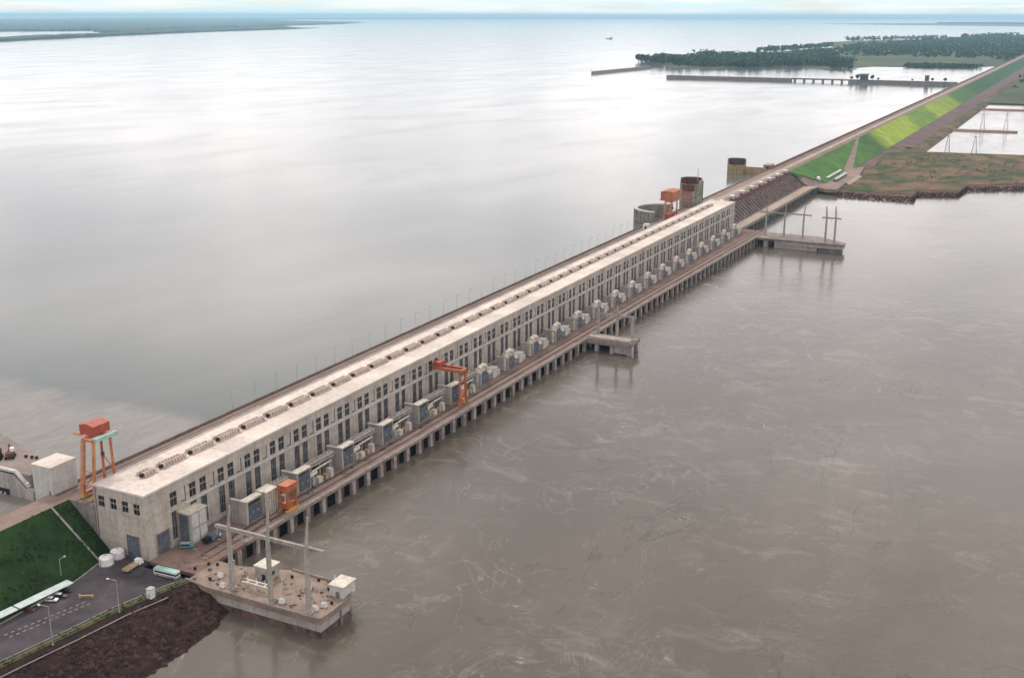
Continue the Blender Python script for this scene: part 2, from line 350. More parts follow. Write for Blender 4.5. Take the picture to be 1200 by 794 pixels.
# near embankment on the left
def toe(x): return -6-(min(-x, 30)/30)**.7*8 if x < 0 else -6
xs = [-400, -200, -120, -90]+[-60+3*i for i in range(21)]
strip('grass_slope', 'grass', xs, lambda x: [(14.4, 25.95), (14.4+(toe(x)-14.4)*.33, 20.1+.3*math.sin(x*.3)), (14.4+(toe(x)-14.4)*.66, 14.1+.3*math.sin(x*.21+1)), (toe(x), 8.02)])
strip('slope_gutter', 'kerb', [-9.4, -8.4], lambda x: [(14.3, 26.25), (14.3+(toe(x)-14.3)*.5, 17.3), (toe(x), 8.3)])
strip('crest_road_west', 'crest', [-400, 0], [(25, 26), (14.4, 26)])
strip('verge_upstream', 'grass', [-400, -40, -14, 0], [(36, 18), (27, 25), (25, 25.96)])
pe = [(-400, -20), (-140, -31), (-79, -38), (-55, -42), (-34, -44.8), (-13, -50), (-4, -53)]
park = [(-400, -10)]+[(x, toe(x)-.3) for x in (-200, -90, -60, -30, -20, -10, -3)]+[(0, -6.3), (0, -26.3), (-4.5, -26.3), (-4.5, -50)]
struct(MB().prism(park+[(x, y+3.2) for x, y in pe[::-1][1:]], 6.6, 8.0), 'parking_lot', 'asphalt')
mb = MB()
for (a, b) in zip(pe, pe[1:]): mb.quad((a[0], a[1]+3.6, 8.12), (b[0], b[1]+3.6, 8.12), (b[0], b[1], 8.05), (a[0], a[1], 8.05))
struct(mb, 'grass_verge', 'verge')
mb = MB()
for a, b in zip(pe, pe[1:]): mb.bar((a[0], a[1]+3.75, 8.1), (b[0], b[1]+3.75, 8.1), .35)
mb.path([(x, toe(x)-.5, 8.12) for x in (-120, -90, -60, -45, -30, -24, -20, -15, -10, -3)], .45, 4)
struct(mb, 'parking_kerb', 'kerb')
wl = [(-400, -55), (-150, -63), (-85, -70.5), (-60, -73), (-38, -74), (-19, -73.5), (-8, -70)]
def riprap():
    mb = MB(); nx, ny = 40, 9; P = []
    def interp(L, t):
        t *= len(L)-1; i = min(int(t), len(L)-2); f = t-i; return (L[i][0]+(L[i+1][0]-L[i][0])*f, L[i][1]+(L[i+1][1]-L[i][1])*f)
    for i in range(nx+1):
        for j in range(ny+1):
            a = interp(pe+[(4, -56)], i/nx); b = interp(wl+[(3, -66)], i/nx); f = j/ny*1.12; e = .5*random.random() if 0 < j < ny else 0
            mb.v.append((a[0]+(b[0]-a[0])*f, a[1]+(b[1]-a[1])*f, 8.03-8.03*f+e))
    for i in range(nx):
        for j in range(ny): q = i*(ny+1)+j; mb.f.append((q, q+1, q+ny+2, q+ny+1))
    struct(mb, 'riprap_slope', 'riprap')
    mb = MB()
    for k in range(3600):
        t = .25+.75*random.random(); f = .06+random.random()**.9*.98
        a = interp(pe+[(4, -56)], t); b = interp(wl+[(3, -66)], t); x = a[0]+(b[0]-a[0])*f; y = a[1]+(b[1]-a[1])*f; z = 8.03-8.03*f+.2
        r = random.uniform(.3, .8) if random.random() < .85 else random.uniform(.9, 1.7); o = len(mb.v)
        vs = [(1, 0, 0), (-1, 0, 0), (0, 1, 0), (0, -1, 0), (0, 0, 1), (0, 0, -1), (.7, .7, .5), (-.7, -.6, .5)]
        mb.v += [(x+vx*r*random.uniform(.7, 1.3), y+vy*r*random.uniform(.6, 1.1), z+vz*r*random.uniform(.5, .9)) for vx, vy, vz in vs[:6]]
        mb.f += [tuple(o+i for i in q) for q in ((0, 2, 4), (2, 1, 4), (1, 3, 4), (3, 0, 4), (2, 0, 5), (1, 2, 5), (3, 1, 5), (0, 3, 5))]
    tag(mb.obj('riprap_stones', 'stone'), kind='stuff')
riprap()
def pey(x):
    for a, b in zip(pe, pe[1:]):
        if x <= b[0]: return a[1]+(b[1]-a[1])*(x-a[0])/(b[0]-a[0])
    return pe[-1][1]
tag(MB().path([(x, pey(x)-4.2, 7.75) for x in (-100, -85, -70, -55, -45, -34, -26, -18)], .4, 6).obj('drain_pipe', 'kerb'), 'pale thin pipe running along the dark riprap slope below the parking lot', 'pipe')

def tufts():
    r = random.Random(31); mb = MB()
    for k in range(1180):
        if k < 1100:
            x = r.uniform(-75, -.6); f = r.random(); y = 14.3+(toe(x)-14.3)*f; z = 25.95-17.9*f
            if math.sin(x*.22+f*5)+math.sin(f*11-x*.1)+r.uniform(-1.6, 1.6) < .4: continue
        else:
            x = r.uniform(-85, -4); y = pey(x)+r.uniform(0, 3.4); z = 8.1
        for j in range(4):
            a = Vector((r.gauss(0, 1), r.gauss(0, 1), r.gauss(0, .5))).normalized(); b = a.orthogonal().normalized(); d = a.cross(b); q = r.uniform(.18, .5); c = Vector((x+r.uniform(-.6, .6), y+r.uniform(-.6, .6), z+r.uniform(.1, .5)))
            mb.quad(c+b*q, c+d*q, c-b*q, c-d*q)
    tag(mb.obj('grass_tufts', 'tuft'), kind='stuff')
tufts()
# right-hand embankment dam
xs = [1132+i*20 for i in range(30)]+[1740+i*100 for i in range(74)]
def cone(x):
    return max(0, min(1, (x-1132)/55))
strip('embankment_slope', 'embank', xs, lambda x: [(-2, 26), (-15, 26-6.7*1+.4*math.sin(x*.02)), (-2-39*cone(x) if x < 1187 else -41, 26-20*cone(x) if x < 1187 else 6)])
strip('embankment_crest', 'shoulder', [1140, 9300], [(25, 26), (20.6, 26), (-2, 26.0)])
strip('crest_carriageway', 'pale', [808, 9300], [(13.5, 26.03), (6.5, 26.03)])
struct(MB().box(1140, 9300, 23.6, 25.4, 25.5, 28.2), 'wave_wall', 'rockred')
strip('upstream_riprap', 'dirt', [1140, 9300], [(38, 18), (24.99, 25.9)])
strip('toe_rock_berm', 'berm', [1690, 1700, 2000, 9000], lambda x: [(-41, 5.95), (-44, 5.3), (-74, 4.4)])
strip('toe_road', 'bank', [1540, 1700, 2000, 9000], [(-72, 4.45), (-90, 3.6), (-99, -1)])
# approach ramp, lower terrace, bank
struct(MB().quad((1600, -2.2, 26.05), (1578, -2.2, 26.05), (1272, -40.5, 6.6), (1352, -40.5, 6.6)), 'access_ramp', 'crest')
bank = [(1128, -22), (1139, -38), (1122, -70), (1119, -153), (1162, -150), (1182, -197), (1240, -201), (1282, -268), (1300, -420), (1330, -900), (1900, -900), (1720, -420), (1664, -243), (1640, -94), (1720, -40), (1720, -30), (1150, -20)]
cx, cy = 1400, -200
top = [(x+(30 if x < 1345 else 0 if x < 1600 else -6), y) for x, y in bank]
struct(MB().prism(bank, -3, 4.6, top), 'river_bank', 'brownrock')
struct(MB().prism(top, 4.4, 4.9), 'bank_top', 'bank')
struct(MB().prism([(1142, -24), (1141, -38), (1132, -48), (1135, -62), (1200, -60), (1300, -60), (1375, -52), (1352, -40), (1272, -40), (1187, -38), (1160, -24)], 3, 7.2), 'lower_terrace', 'crest')
strip('terrace_edge', 'pale', [1200, 1290], [(-59.5, 7.3), (-66, 4.5)])
mb = MB()
for i in range(24):
    for j in range(5): pass
mb.prism([(1690, -44), (1530, -52), (1400, -64), (1350, -52), (1365, -44)], 4, 6.2, [(1690, -42), (1530, -46), (1400, -56), (1352, -48), (1365, -42)])
struct(mb, 'rock_berm', 'berm')
def spit(name, pts, w, z=2.6):
    mb = MB(); L = []; Rr = []; Lt = []; Rt = []
    for i, (x, y) in enumerate(pts):
        ww = w*(.35 if i == len(pts)-1 else 1); L.append((x-ww, y)); Rr.append((x+ww, y)); Lt.append((x-ww*.5, y)); Rt.append((x+ww*.5, y))
    mb.prism(L+Rr[::-1], -2, z, Lt+Rt[::-1]); struct(mb, name, 'dirt')
spit('stone_spit', [(2085, -80), (2085, -140), (2090, -190), (2092, -208)], 16)
spit('stone_spit', [(2660, -85), (2660, -160), (2670, -260), (2690, -420)], 20)
struct(MB().prism([(2850, -90), (2850, -200), (2900, -700), (9400, -1500), (9400, -60), (3000, -60)], -2, 3.2), 'far_fields', 'island')
# reservoir island, shores
isl = [(4420, 1395), (3935, 1110), (3990, 862), (4240, 700), (4110, 545), (4450, 470), (4480, 290), (4490, 104), (4700, 58), (4700, 25), (9000, 20), (12500, 200), (12200, 420), (10500, 815), (9800, 1270), (8600, 1560), (7200, 1180), (6000, 1240), (5900, 1400), (5000, 1500)]
struct(MB().prism(isl, 18, 23), 'island_ground', 'island')
struct(MB().prism([(4050, 560), (4090, 590), (4180, 560), (4180, 480), (4100, 490)], 18, 23), 'islet', 'farland')
struct(MB().prism([(29000, 5900), (27000, 4000), (24600, 1100), (25000, -2000), (33000, -2000), (34000, 3000)], 15, 27), 'far_shore_east', 'fardirt')
struct(MB().prism([(31000, 3500), (30500, 1500), (33000, -500), (34000, 2500)], 27, 60), 'far_ridge_east', 'farland')
def shore(name, pts, back, h, seed, m='farland'):
    rnd = random.Random(seed); mb = MB(); n = 120; k = []
    for i in range(n+1):
        t = i/n*(len(pts)-1); j = min(int(t), len(pts)-2); f = t-j
        x = pts[j][0]+(pts[j+1][0]-pts[j][0])*f; y = pts[j][1]+(pts[j+1][1]-pts[j][1])*f
        hh = h*(.6+.6*rnd.random())*min(1, (n-i)/10)
        bx, by = x+back[0], y+back[1]; k.append(((x, y, 20), (x+20, y+20, 21.6+hh), (bx, by, 21.6+hh*.9), (bx, by, 20)))
    for q in k: mb.v += q
    for i in range(n):
        for c in range(3): a = i*4+c; mb.f.append((a, a+1, a+5, a+4))
    struct(mb, name, m)
shore('far_shore_strip', [(3500, 5900), (5665, 6900), (9500, 8700), (14400, 10300)], (250, 600), 20, 3)
north = [(7639, 11283), (9263, 11183), (9684, 10820), (10365, 10915), (9187, 9483), (9570, 9487), (11420, 10577), (15308, 12326), (21108, 14670), (27000, 17900)]
shore('far_shore_north', north, (26000, 30000), 26, 5)
shore('far_shore_north', [(9153, 9197), (10345, 9578), (13270, 10674), (14920, 11240)], (500, 900), 18, 8)
shore('far_shore_north', [(30000, 31000), (60000, 29000), (75000, 22000), (82000, 8000)], (3000, 6000), 45, 9)

# ------------------------------------------------------------------ powerhouse
L, Y0, YF, ZD, ZR = 808.0, 0.0, -26.3, 8.0, 34.8
BAY = 17.17
def powerhouse():
    t = thing('powerhouse', 'long pale concrete powerhouse with rows of windows and white flat roof', 'building', (0, -13, 8))
    w = MB()
    w.box(.6, L-.6, -25.7, -.6, 7.2, 34.2)                    # inner volume behind the openings
    w.box(0, L, -.6, 0, 7, 34.8)                              # upstream wall
    w.box(L-.6, L, YF, -.6, 7, 34.8)                          # far end wall
    # facade: bands and piers between openings
    yb = -25.7
    def seg(x0, x1, z0, z1): w.box(x0, x1, YF, yb, z0, z1)
    seg(.6, L-.6, 31.2, 34.8); seg(.6, L-.6, 23, 25)
    up_open = []; tall_open = []
    for k in range(46):
        b = k*BAY
        if k: up_open.append((b+7.75, 3.9, 'w'))
        up_open.append((b+2.5, 3.2, 'p') if k else (19.8-17.17+.001, 0, 'n'))
        up_open.append((b+13.9, 3.9, 'w'))
        if k: tall_open += [(b+7.8, 3.8), (b+13.9, 3.8)]
    up_open = sorted(o for o in up_open if o[2] != 'n')
    def row(ops, z0, z1, xa, xb):
        x = xa
        for o in ops:
            if o[0] > x: seg(x, o[0], z0, z1)
            x = o[0]+o[1]
        seg(x, xb, z0, z1)
    row(up_open, 25, 31.2, .6, L-.6)
    tall_open = [(14.1, 2.9)]+tall_open
    # near part has the big door between z 8 and 17
    row([(4.9, 7.2)], 7, 11, .6, 24); row([(4.9, 7.2), (14.1, 2.9)], 11, 17, .6, 24); row([(14.1, 2.9)], 17, 23, .6, 24)
    seg(24, L-.6, 7, 11); row([o for o in tall_open if o[0] > 24], 11, 23, 24, L-.6)
    # near end wall
    def segx(y0, y1, z0, z1): w.box(0, .6, y0, y1, z0, z1)
    segx(YF, -.6, 31.3, 34.8); segx(YF, -.6, 17.3, 26.6)
    yy = [YF, -23.9, -20.7, -18.0, -14.6, -11.9, -8.4, -5.5, -2.0, -.6]
    for i in range(0, 9, 2): segx(yy[i], yy[i+1], 26.6, 31.3)
    segx(YF, -22.3, 7, 17.3); segx(-15.4, -.6, 7, 17.3)
    w.part('wall', 'conc', t)
    MB().box(-.25, L+.25, YF-.35, .25, 34.8, 35.1).part('roof', 'roof', t)
    pr = MB(); pr.box(-.25, L+.25, YF-.35, YF+.15, 35.1, 35.5).box(-.25, L+.25, -.25, .25, 35.1, 35.5).box(-.25, .25, YF+.15, -.25, 35.1, 35.5).box(L-.25, L+.25, YF+.15, -.25, 35.1, 35.5)
    pr.part('roof_parapet', 'conclight', t)
    MB().box(22, L, YF-.55, YF-.004, 23.7, 24.25).part('ledge', 'conclight', t)
    MB().box(24, L, YF-.25, YF-.004, 7.4, 9.0).part('plinth', 'concd', t)
    # windows
    def proto(name, wd, ht, bars_x, bars_z, pane):
        f = MB(); s = .16
        f.box(0, s, 0, .2, 0, ht).box(wd-s, wd, 0, .2, 0, ht).box(s, wd-s, 0, .2, 0, s).box(s, wd-s, 0, .2, ht-s, ht)
        for b in bars_x: f.box(b*wd-.06, b*wd+.06, .02, .18, s, ht-s)
        for b, hh in bars_z: f.box(s, wd-s, .0, .16, b*ht-hh/2, b*ht+hh/2)
        return f.mesh(name, 'frame'), MB().box(s-.02, wd-s+.02, .22, .3, s-.02, ht-s+.02).mesh('pane', pane)
    def put(pm, x, y, z, rz=0):
        o = bpy.data.objects.new('window', pm[0]); C.objects.link(o); o.parent = t; o.location = (x, y+13, z-8); o.rotation_euler.z = rz
        p = bpy.data.objects.new('pane', pm[1]); C.objects.link(p); p.parent = o
    pu = proto('window', 3.9, 6.2, (.5,), ((.58, .55),), 'glass'); ptall = proto('window', 3.8, 12, (.33, .67), ((.33, .14), (.66, .14)), 'tallglass')
    pe_ = proto('window', 3.3, 4.7, (.5,), ((.55, .45),), 'glass'); pf = proto('window', 2.9, 12, (.5,), ((.5, .14),), 'tallglass')
    pm = MB().box(.0, 2.75, .15, .3, .5, 6.2).mesh('wall_panel', 'conc'); jt = MB().box(2.75, 3.2, .28, .31, 0, 6.2).box(0, 2.75, .28, .31, 0, .5).mesh('panel_shadow', 'black')  # black strips right of and below each panel are its painted shadow
    for x, wd, kd in up_open:
        if kd == 'w': put(pu, x, YF+.12, 25)
        else:
            o = bpy.data.objects.new('wall_panel', pm); C.objects.link(o); o.parent = t; o.location = (x, YF+13.02, 17); q = bpy.data.objects.new('panel_shadow', jt); C.objects.link(q); q.parent = o
    for x, wd in tall_open: put(ptall if wd > 3 else pf, x, YF+.12, 11)
    for y0 in (-2.1, -8.5, -14.7, -20.65): put(pe_, .12, y0, 26.6, -math.pi/2)
    # doors
    for nm, b in (('facade', (4.9, 12.1)), ('end', (-22.3, -15.4))):
        d = MB(); a0, a1 = b
        for i in range(4):
            w0 = a0+(a1-a0)*i/4
            if nm == 'facade': d.box(w0+.05, w0+(a1-a0)/4-.05, YF+.25, YF+.5, 8.1, 16.95)
            else: d.box(.25, .5, w0+.05, w0+(a1-a0)/4-.05, 8.1, 17.2)
        d.part('door', 'steelblue', t)
    MB().box(4.5, 12.5, YF-.3, YF-.004, 17.0, 17.4).box(4.5, 4.9, YF-.3, YF-.004, 8, 17.0).box(12.1, 12.5, YF-.3, YF-.004, 8, 17.0).part('door_frame', 'concp', t)
    MB().bar((-.25, -1.0, 8), (-.25, -1.0, 34.5), .35, n=6).part('downpipe', 'concd', t)
    # roof ventilators: one long ribbed hood per bay, a narrow row and a broad row with a round duct
    def ventmesh(n):
        ln = n*1.68; v = MB(); v.box(0, ln+.6, -5.6, 0, 0, .35)
        for i in range(n):
            x = .4+i*1.68
            v.hexa([(x, -5.2, .35), (x+1.25, -5.2, .35), (x+1.25, -2.4, .35), (x, -2.4, .35)], [(x+.15, -4.9, 2.0), (x+1.1, -4.9, 2.0), (x+1.1, -2.7, 2.0), (x+.15, -2.7, 2.0)])
            v.hexa([(x, -1.5, .35), (x+1.3, -1.5, .35), (x+1.3, -.3, .35), (x, -.3, .35)], [(x+.1, -1.3, 1.5), (x+1.2, -1.3, 1.5), (x+1.2, -.5, 1.5), (x+.1, -.5, 1.5)])
        return v.mesh('roof_vent', 'vent'), MB().bar((-.9, -3.8, 1.1), (.35, -3.8, 1.1), 1.5, n=10).mesh('duct', 'black')
    va, vs = ventmesh(8), ventmesh(4)
    for k in range(45):
        me = vs if k == 0 else va
        o = bpy.data.objects.new('roof_vent', me[0]); C.objects.link(o); o.parent = t
        o.location = (14.2 if k == 0 else 7.8+BAY*k, -8.4+13, 27.1)
        d = bpy.data.objects.new('duct', me[1]); C.objects.link(d); d.parent = o
    return t
powerhouse()
# two storey annex on the lower deck
t = thing('annex', 'white two-storey annex block with four wall panels standing against the powerhouse', 'building', (22.5, -29, 8))
MB().box(17.6, 27.6, -32.2, -26.4, 8, 21.6).part('wall', 'concp', t)
MB().box(17.3, 27.9, -32.6, -26.4, 21.6, 22.0).part('roof', 'cream', t)
for i in (0, 1):
    for j in (0, 1): MB().box(18.6+4.5*i, 22.4+4.5*i, -32.4, -32.2, 8.6+6.7*j, 14.4+6.7*j).part('wall_panel', 'conclight', t)
MB().box(17.45, 17.6, -31.5, -27, 8, 21).part('side_cladding', 'steelblue', t)
# ------------------------------------------------------------------ intake crest (upstream of the powerhouse)
def intake():
    t = thing('intake_crest', 'long flat concrete dam crest with crane rails behind the powerhouse roof', 'dam', (404, 12, 26))
    MB().box(0, 1140, .3, 25, 2, 26).part('body', 'concd', t)
    MB().box(0, 1140, .3, 24.4, 26, 26.02).part('pavement', 'crest', t)
    MB().box(0, 1140, 24.4, 25.1, 26, 27.3).part('parapet', 'parapet', t)
    for y in (4.5, 10.2, 21.5): MB().box(0, 808, y-.3, y+.3, 26.02, 26.22).part('crane_rail', 'rail', t)
    g = MB().box(0, 8, 12.6, 19.6, .02, .12).mesh('gate_slot_cover', 'parapet')
    for k in range(46): o = bpy.data.objects.new('gate_slot_cover', g); C.objects.link(o); o.parent = t; o.location = (6+k*BAY-404, -12, 0)
    m = MB()
    for k in range(70): m.box(k*11.5+4, k*11.5+5.6, 25.1, 27.6, 12, 25.2)
    m.part('intake_piers', 'concd', t)
intake()
lp = None
for k in range(46):
    x = 112+17.17*k if k < 40 else 0
    if not x or x > 800: continue
    lab = 'thin crest street lamp on the upstream parapet, %s from the near end' % ordn(k+1)
    if lp is None:
        lp = thing('street_lamp', lab, 'street lamp', (x, 24.75, 27.3), 'street lamps along the dam crest')
        MB().bar((0, 0, 0), (0, 0, 9.5), .22, .14, 6).obj('pole', 'galv', lp); MB().bar((0, 0, 9.4), (0, -1.8, 9.7), .2).box(-.2, .2, -2.6, -1.7, 9.6, 9.85).obj('lamp_head', 'galv', lp)
    else: copy_tree(lp, (x, 24.75, 27.3), lab)

# ------------------------------------------------------------------ lower deck over the draft tubes
edge = [(12.5, -49.8), (30, -49.6), (66, -49.4), (150, -50.8), (225, -51.3), (370, -53.2), (490, -54), (606, -55.6), (770, -57.8), (812, -58.2)]
def ey(x):
    for a, b in zip(edge, edge[1:]):
        if x <= b[0]: return a[1]+(b[1]-a[1])*(x-a[0])/(b[0]-a[0])
    return edge[-1][1]
def deck():
    t = thing('tailrace_deck', 'long brown lower deck carried on many concrete piers above the river', 'deck', (404, -40, 8))
    MB().prism([(.0, YF), (0.0, -50)]+edge+[(812, YF)], 6.6, 8.0).part('slab', 'deck', t)
    kb = MB()
    for a, b in zip(edge[1:], edge[2:]): kb.hexa([(a[0], a[1]-.5, 6.9), (b[0], b[1]-.5, 6.9), (b[0], b[1]+1.5, 8.004), (a[0], a[1]+1.5, 8.004)], [(a[0], a[1]-.5, 8.35), (b[0], b[1]-.5, 8.35), (b[0], b[1]+1.5, 8.35), (a[0], a[1]+1.5, 8.35)])
    kb.part('edge_beam', 'deckedge', t)
    for d in (4.2, 8.6):
        rl = MB()
        for a, b in zip(edge, edge[1:]): rl.bar((a[0], a[1]+d, 8.1), (b[0], b[1]+d, 8.1), .45)
        rl.part('crane_rail', 'rail', t)
    tr = MB()
    for a, b in zip(edge[1:], edge[2:]): tr.hexa([(a[0], a[1]+5.4, 8.0), (b[0], b[1]+5.4, 8.0), (b[0], b[1]+7.2, 8.0), (a[0], a[1]+7.2, 8.0)], [(a[0], a[1]+5.4, 8.06), (b[0], b[1]+5.4, 8.06), (b[0], b[1]+7.2, 8.06), (a[0], a[1]+7.2, 8.06)])
    tr.part('cable_trench', 'crest', t)
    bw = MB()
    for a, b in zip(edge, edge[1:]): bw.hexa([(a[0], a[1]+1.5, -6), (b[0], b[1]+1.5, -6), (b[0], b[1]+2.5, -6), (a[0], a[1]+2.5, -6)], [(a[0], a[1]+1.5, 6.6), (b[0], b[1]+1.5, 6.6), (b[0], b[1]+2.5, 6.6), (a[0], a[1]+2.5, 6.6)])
    bw.box(8, 12.5, -50, -49, -6, 6.6).part('shadow_backing', 'void', t)  # near-black sheet behind the piers, painting the darkness under the deck
    pm = MB().box(-1.2, 1.2, -.75, 1.3, -14, -1.42).mesh('pier', 'pier')
    pm2 = MB().box(-1.3, 1.3, .3, 1.3, -14, -1.42).mesh('stoplog_guide', 'pierred')
    k = 0; x = 14.0
    while x < 806:
        o = bpy.data.objects.new('pier', pm); C.objects.link(o); o.parent = t; o.location = (x-404, ey(x)+.4+40, 0)
        q = bpy.data.objects.new('stoplog_guide', pm2); C.objects.link(q); q.parent = t; q.location = (x+(4.4 if k % 3 else 3.2)-404, ey(x)+.9+40, 0)
        x += 11.45; k += 1
deck()
# transformers on the lower deck, one per unit
def transformers():
    fwp = txp = arp = cgp = None
    for k in range(22):
        x = 44.6+34.35*k
        ft = 'concrete fire wall beside the %s transformer counted from the near end' % ordn(k+1)
        if fwp is None:
            fwp = thing('fire_wall', ft, 'wall', (0, 0, 0), 'fire walls between the transformers')
            MB().box(-.45, .45, -8.6, 0, 0, 10.2).obj('panel', 'concp', fwp); MB().box(-.6, .6, -8.75, .1, 10.2, 10.5).obj('coping', 'conclight', fwp)
            f = fwp
        else: f = copy_tree(fwp, label=ft)
        f.location = (x-1.0, -31.0, 8); f.scale.z = 1 if k < 6 else .8
        a = k < 6
        lab = ('steel-blue transformer under a cream canopy, %s from the near end' if a else 'transformer with arching cream oil duct, %s from the near end') % ordn(k+1)
        if a and txp is None or not a and arp is None:
            p = thing('transformer', lab, 'transformer', (0, 0, 0), 'transformers along the lower deck')
            MB().box(.4, 8.6, -7.6, -3.0, .5, 7.4).obj('tank', 'steelblue', p); MB().box(0, 9.0, -9.3, -2.6, 0, .5).obj('plinth', 'concd', p)
            rm = MB()
            for i in range(6): rm.box(-.85+i*.3, -.75+i*.3, -1.0, 0, 0, 6.6 if a else 5.2)
            hz = 6.2 if a else 4.9
            rm.bar((-.95, -.5, .4), (.95, -.5, .4), .3).bar((-.95, -.5, hz), (.95, -.5, hz), .3); rm = rm.mesh('radiator', 'radi')
            for i in range(4):
                o = bpy.data.objects.new('radiator', rm); C.objects.link(o); o.parent = p; o.location = (1.45+i*2.05, -7.75, 1.1)
            fm = MB().bar((0, -.25, 0), (0, 0, 0), 1.5, n=12).bar((0, -.35, 0), (0, -.25, 0), .6, n=8).mesh('fan', 'radi')
            for i in range(2):
                o = bpy.data.objects.new('fan', fm); C.objects.link(o); o.parent = p; o.location = (2.6+i*3.6, -8.75, 4.4)
            bm = MB().bar((0, 0, 0), (0, -.5, 2.4), .6, .3, 8).mesh('bushing', 'cream')
            if a:
                MB().box(-.3, 9.2, -8.8, -5.2, 9.6, 10.4).obj('canopy', 'cream', p); cp = MB().box(-.22, .22, -.2, .2, .5, 9.6).mesh('canopy_post', 'concp')
                for q in ((0, -8.4), (8.8, -8.4), (0, -5.5)): o = bpy.data.objects.new('canopy_post', cp); C.objects.link(o); o.parent = p; o.location = (*q, 0)
                for i in range(3): o = bpy.data.objects.new('bushing', bm); C.objects.link(o); o.parent = p; o.location = (2.0+i*2.4, -5.4, 7.4)
                MB().bar((10.0, -6.6, 4.6), (15.4, -6.6, 4.8), 2.6, n=10).bar((10.8, -6.4, 0), (10.8, -6.4, 4), .4).bar((14, -6.4, 0), (14, -6.4, 4), .4).obj('conservator', 'cream', p)
            else:
                MB().path([(-.5, -6.5, 0), (-.5, -6.5, 7.6), (.9, -6.5, 10), (3.0, -6.5, 10.9), (5.6, -6.5, 10.9), (8.2, -6.5, 10), (9.4, -6.5, 7.8), (9.4, -6.5, 0)], 2.7, 8).obj('oil_duct', 'cream', p)
                MB().box(1.0, 8.0, -6.9, -3.4, 7.4, 9.6).obj('top_box', 'cream', p); MB().box(16.5, 21.5, -7.6, -3.6, 0, 5.4).box(15.8, 22.2, -8.0, -3.2, 5.4, 6.0).obj('switch_box', 'conclight', p); MB().box(23.5, 26, -7, -4, 0, 3.2).obj('cabinet', 'cream', p); MB().bar((9.8, -6, 4.4), (16, -6, 4.4), 2.8, n=10).bar((11.2, -6, 0), (11.2, -6, 2.4), .5).bar((14.4, -6, 0), (14.4, -6, 2.4), .5).obj('conservator', 'cream', p)
                for i in range(3): o = bpy.data.objects.new('bushing', bm); C.objects.link(o); o.parent = p; o.location = (2.4+i*2.1, -4.6, 9.4)
            if a: txp = p
            else: arp = p
            x_ = p
        else: x_ = copy_tree(txp if a else arp, label=lab)
        x_.location = (x, -30.6, 8)
        if k > 5: continue
        gl = 'cream steel cable gallery reaching right from the %s transformer' % ordn(k+1)
        if cgp is None:
            cgp = thing('cable_gallery', gl, 'gallery', (0, 0, 0), 'cable galleries between the transformers')
            lt = MB(); a = 0.0
            while a < 19:
                b = min(a+2.1, 19)
                for yy in (-2.8, -.2): lt.bar((a, yy, 10.3), (b, yy, 10.3), .45).bar((a, yy, 8.7), (b, yy, 8.7), .4).bar((a, yy, 8.7), (a, yy, 10.3), .3).bar((a, yy, 8.7), (b, yy, 10.3), .3)
                lt.bar((a, -2.8, 10.3), (b, -.2, 10.3), .35).bar((a, -2.8, 10.3), (a, -.2, 10.3), .4)
                a += 2.1
            lt.obj('lattice', 'mast', cgp)
            pp = MB().bar((0, -1.5, 0), (0, -1.5, 8.6), .6).mesh('post', 'concp')
            for px in (9.5, 18.6): o = bpy.data.objects.new('post', pp); C.objects.link(o); o.parent = cgp; o.location = (px, 0, 0)
            MB().box(12.9, 15.0, -5.2, -2.6, 0, 4.2).obj('cooling_bank', 'conclight', cgp); MB().box(1.2, 3.6, -3.6, -1.2, 0, 3.4).obj('cabinet', 'concp', cgp); MB().bar((2.4, -2.4, 6.2), (17, -2.4, 6.6), .9, n=8).obj('oil_pipe', 'cream', cgp); MB().box(8.5, 13.0, -.4, 2.2, 0, 6.2).obj('switch_room', 'rail', cgp); MB().box(4.6, 7.6, -4.6, -2.2, 0, 2.8).obj('cabinet', 'cream', cgp)
            MB().box(10.4, 12.4, -4.4, -2.2, 0, 2.2).obj('crate', 'tan', cgp); MB().box(15.2, 17.8, -2.6, -1.0, 1.5, 7.4).obj('radiator_bank', 'radi', cgp)
            g = cgp
        else: g = copy_tree(cgp, label=gl)
        g.location = (x+9.4, -35.4, 8)
transformers()

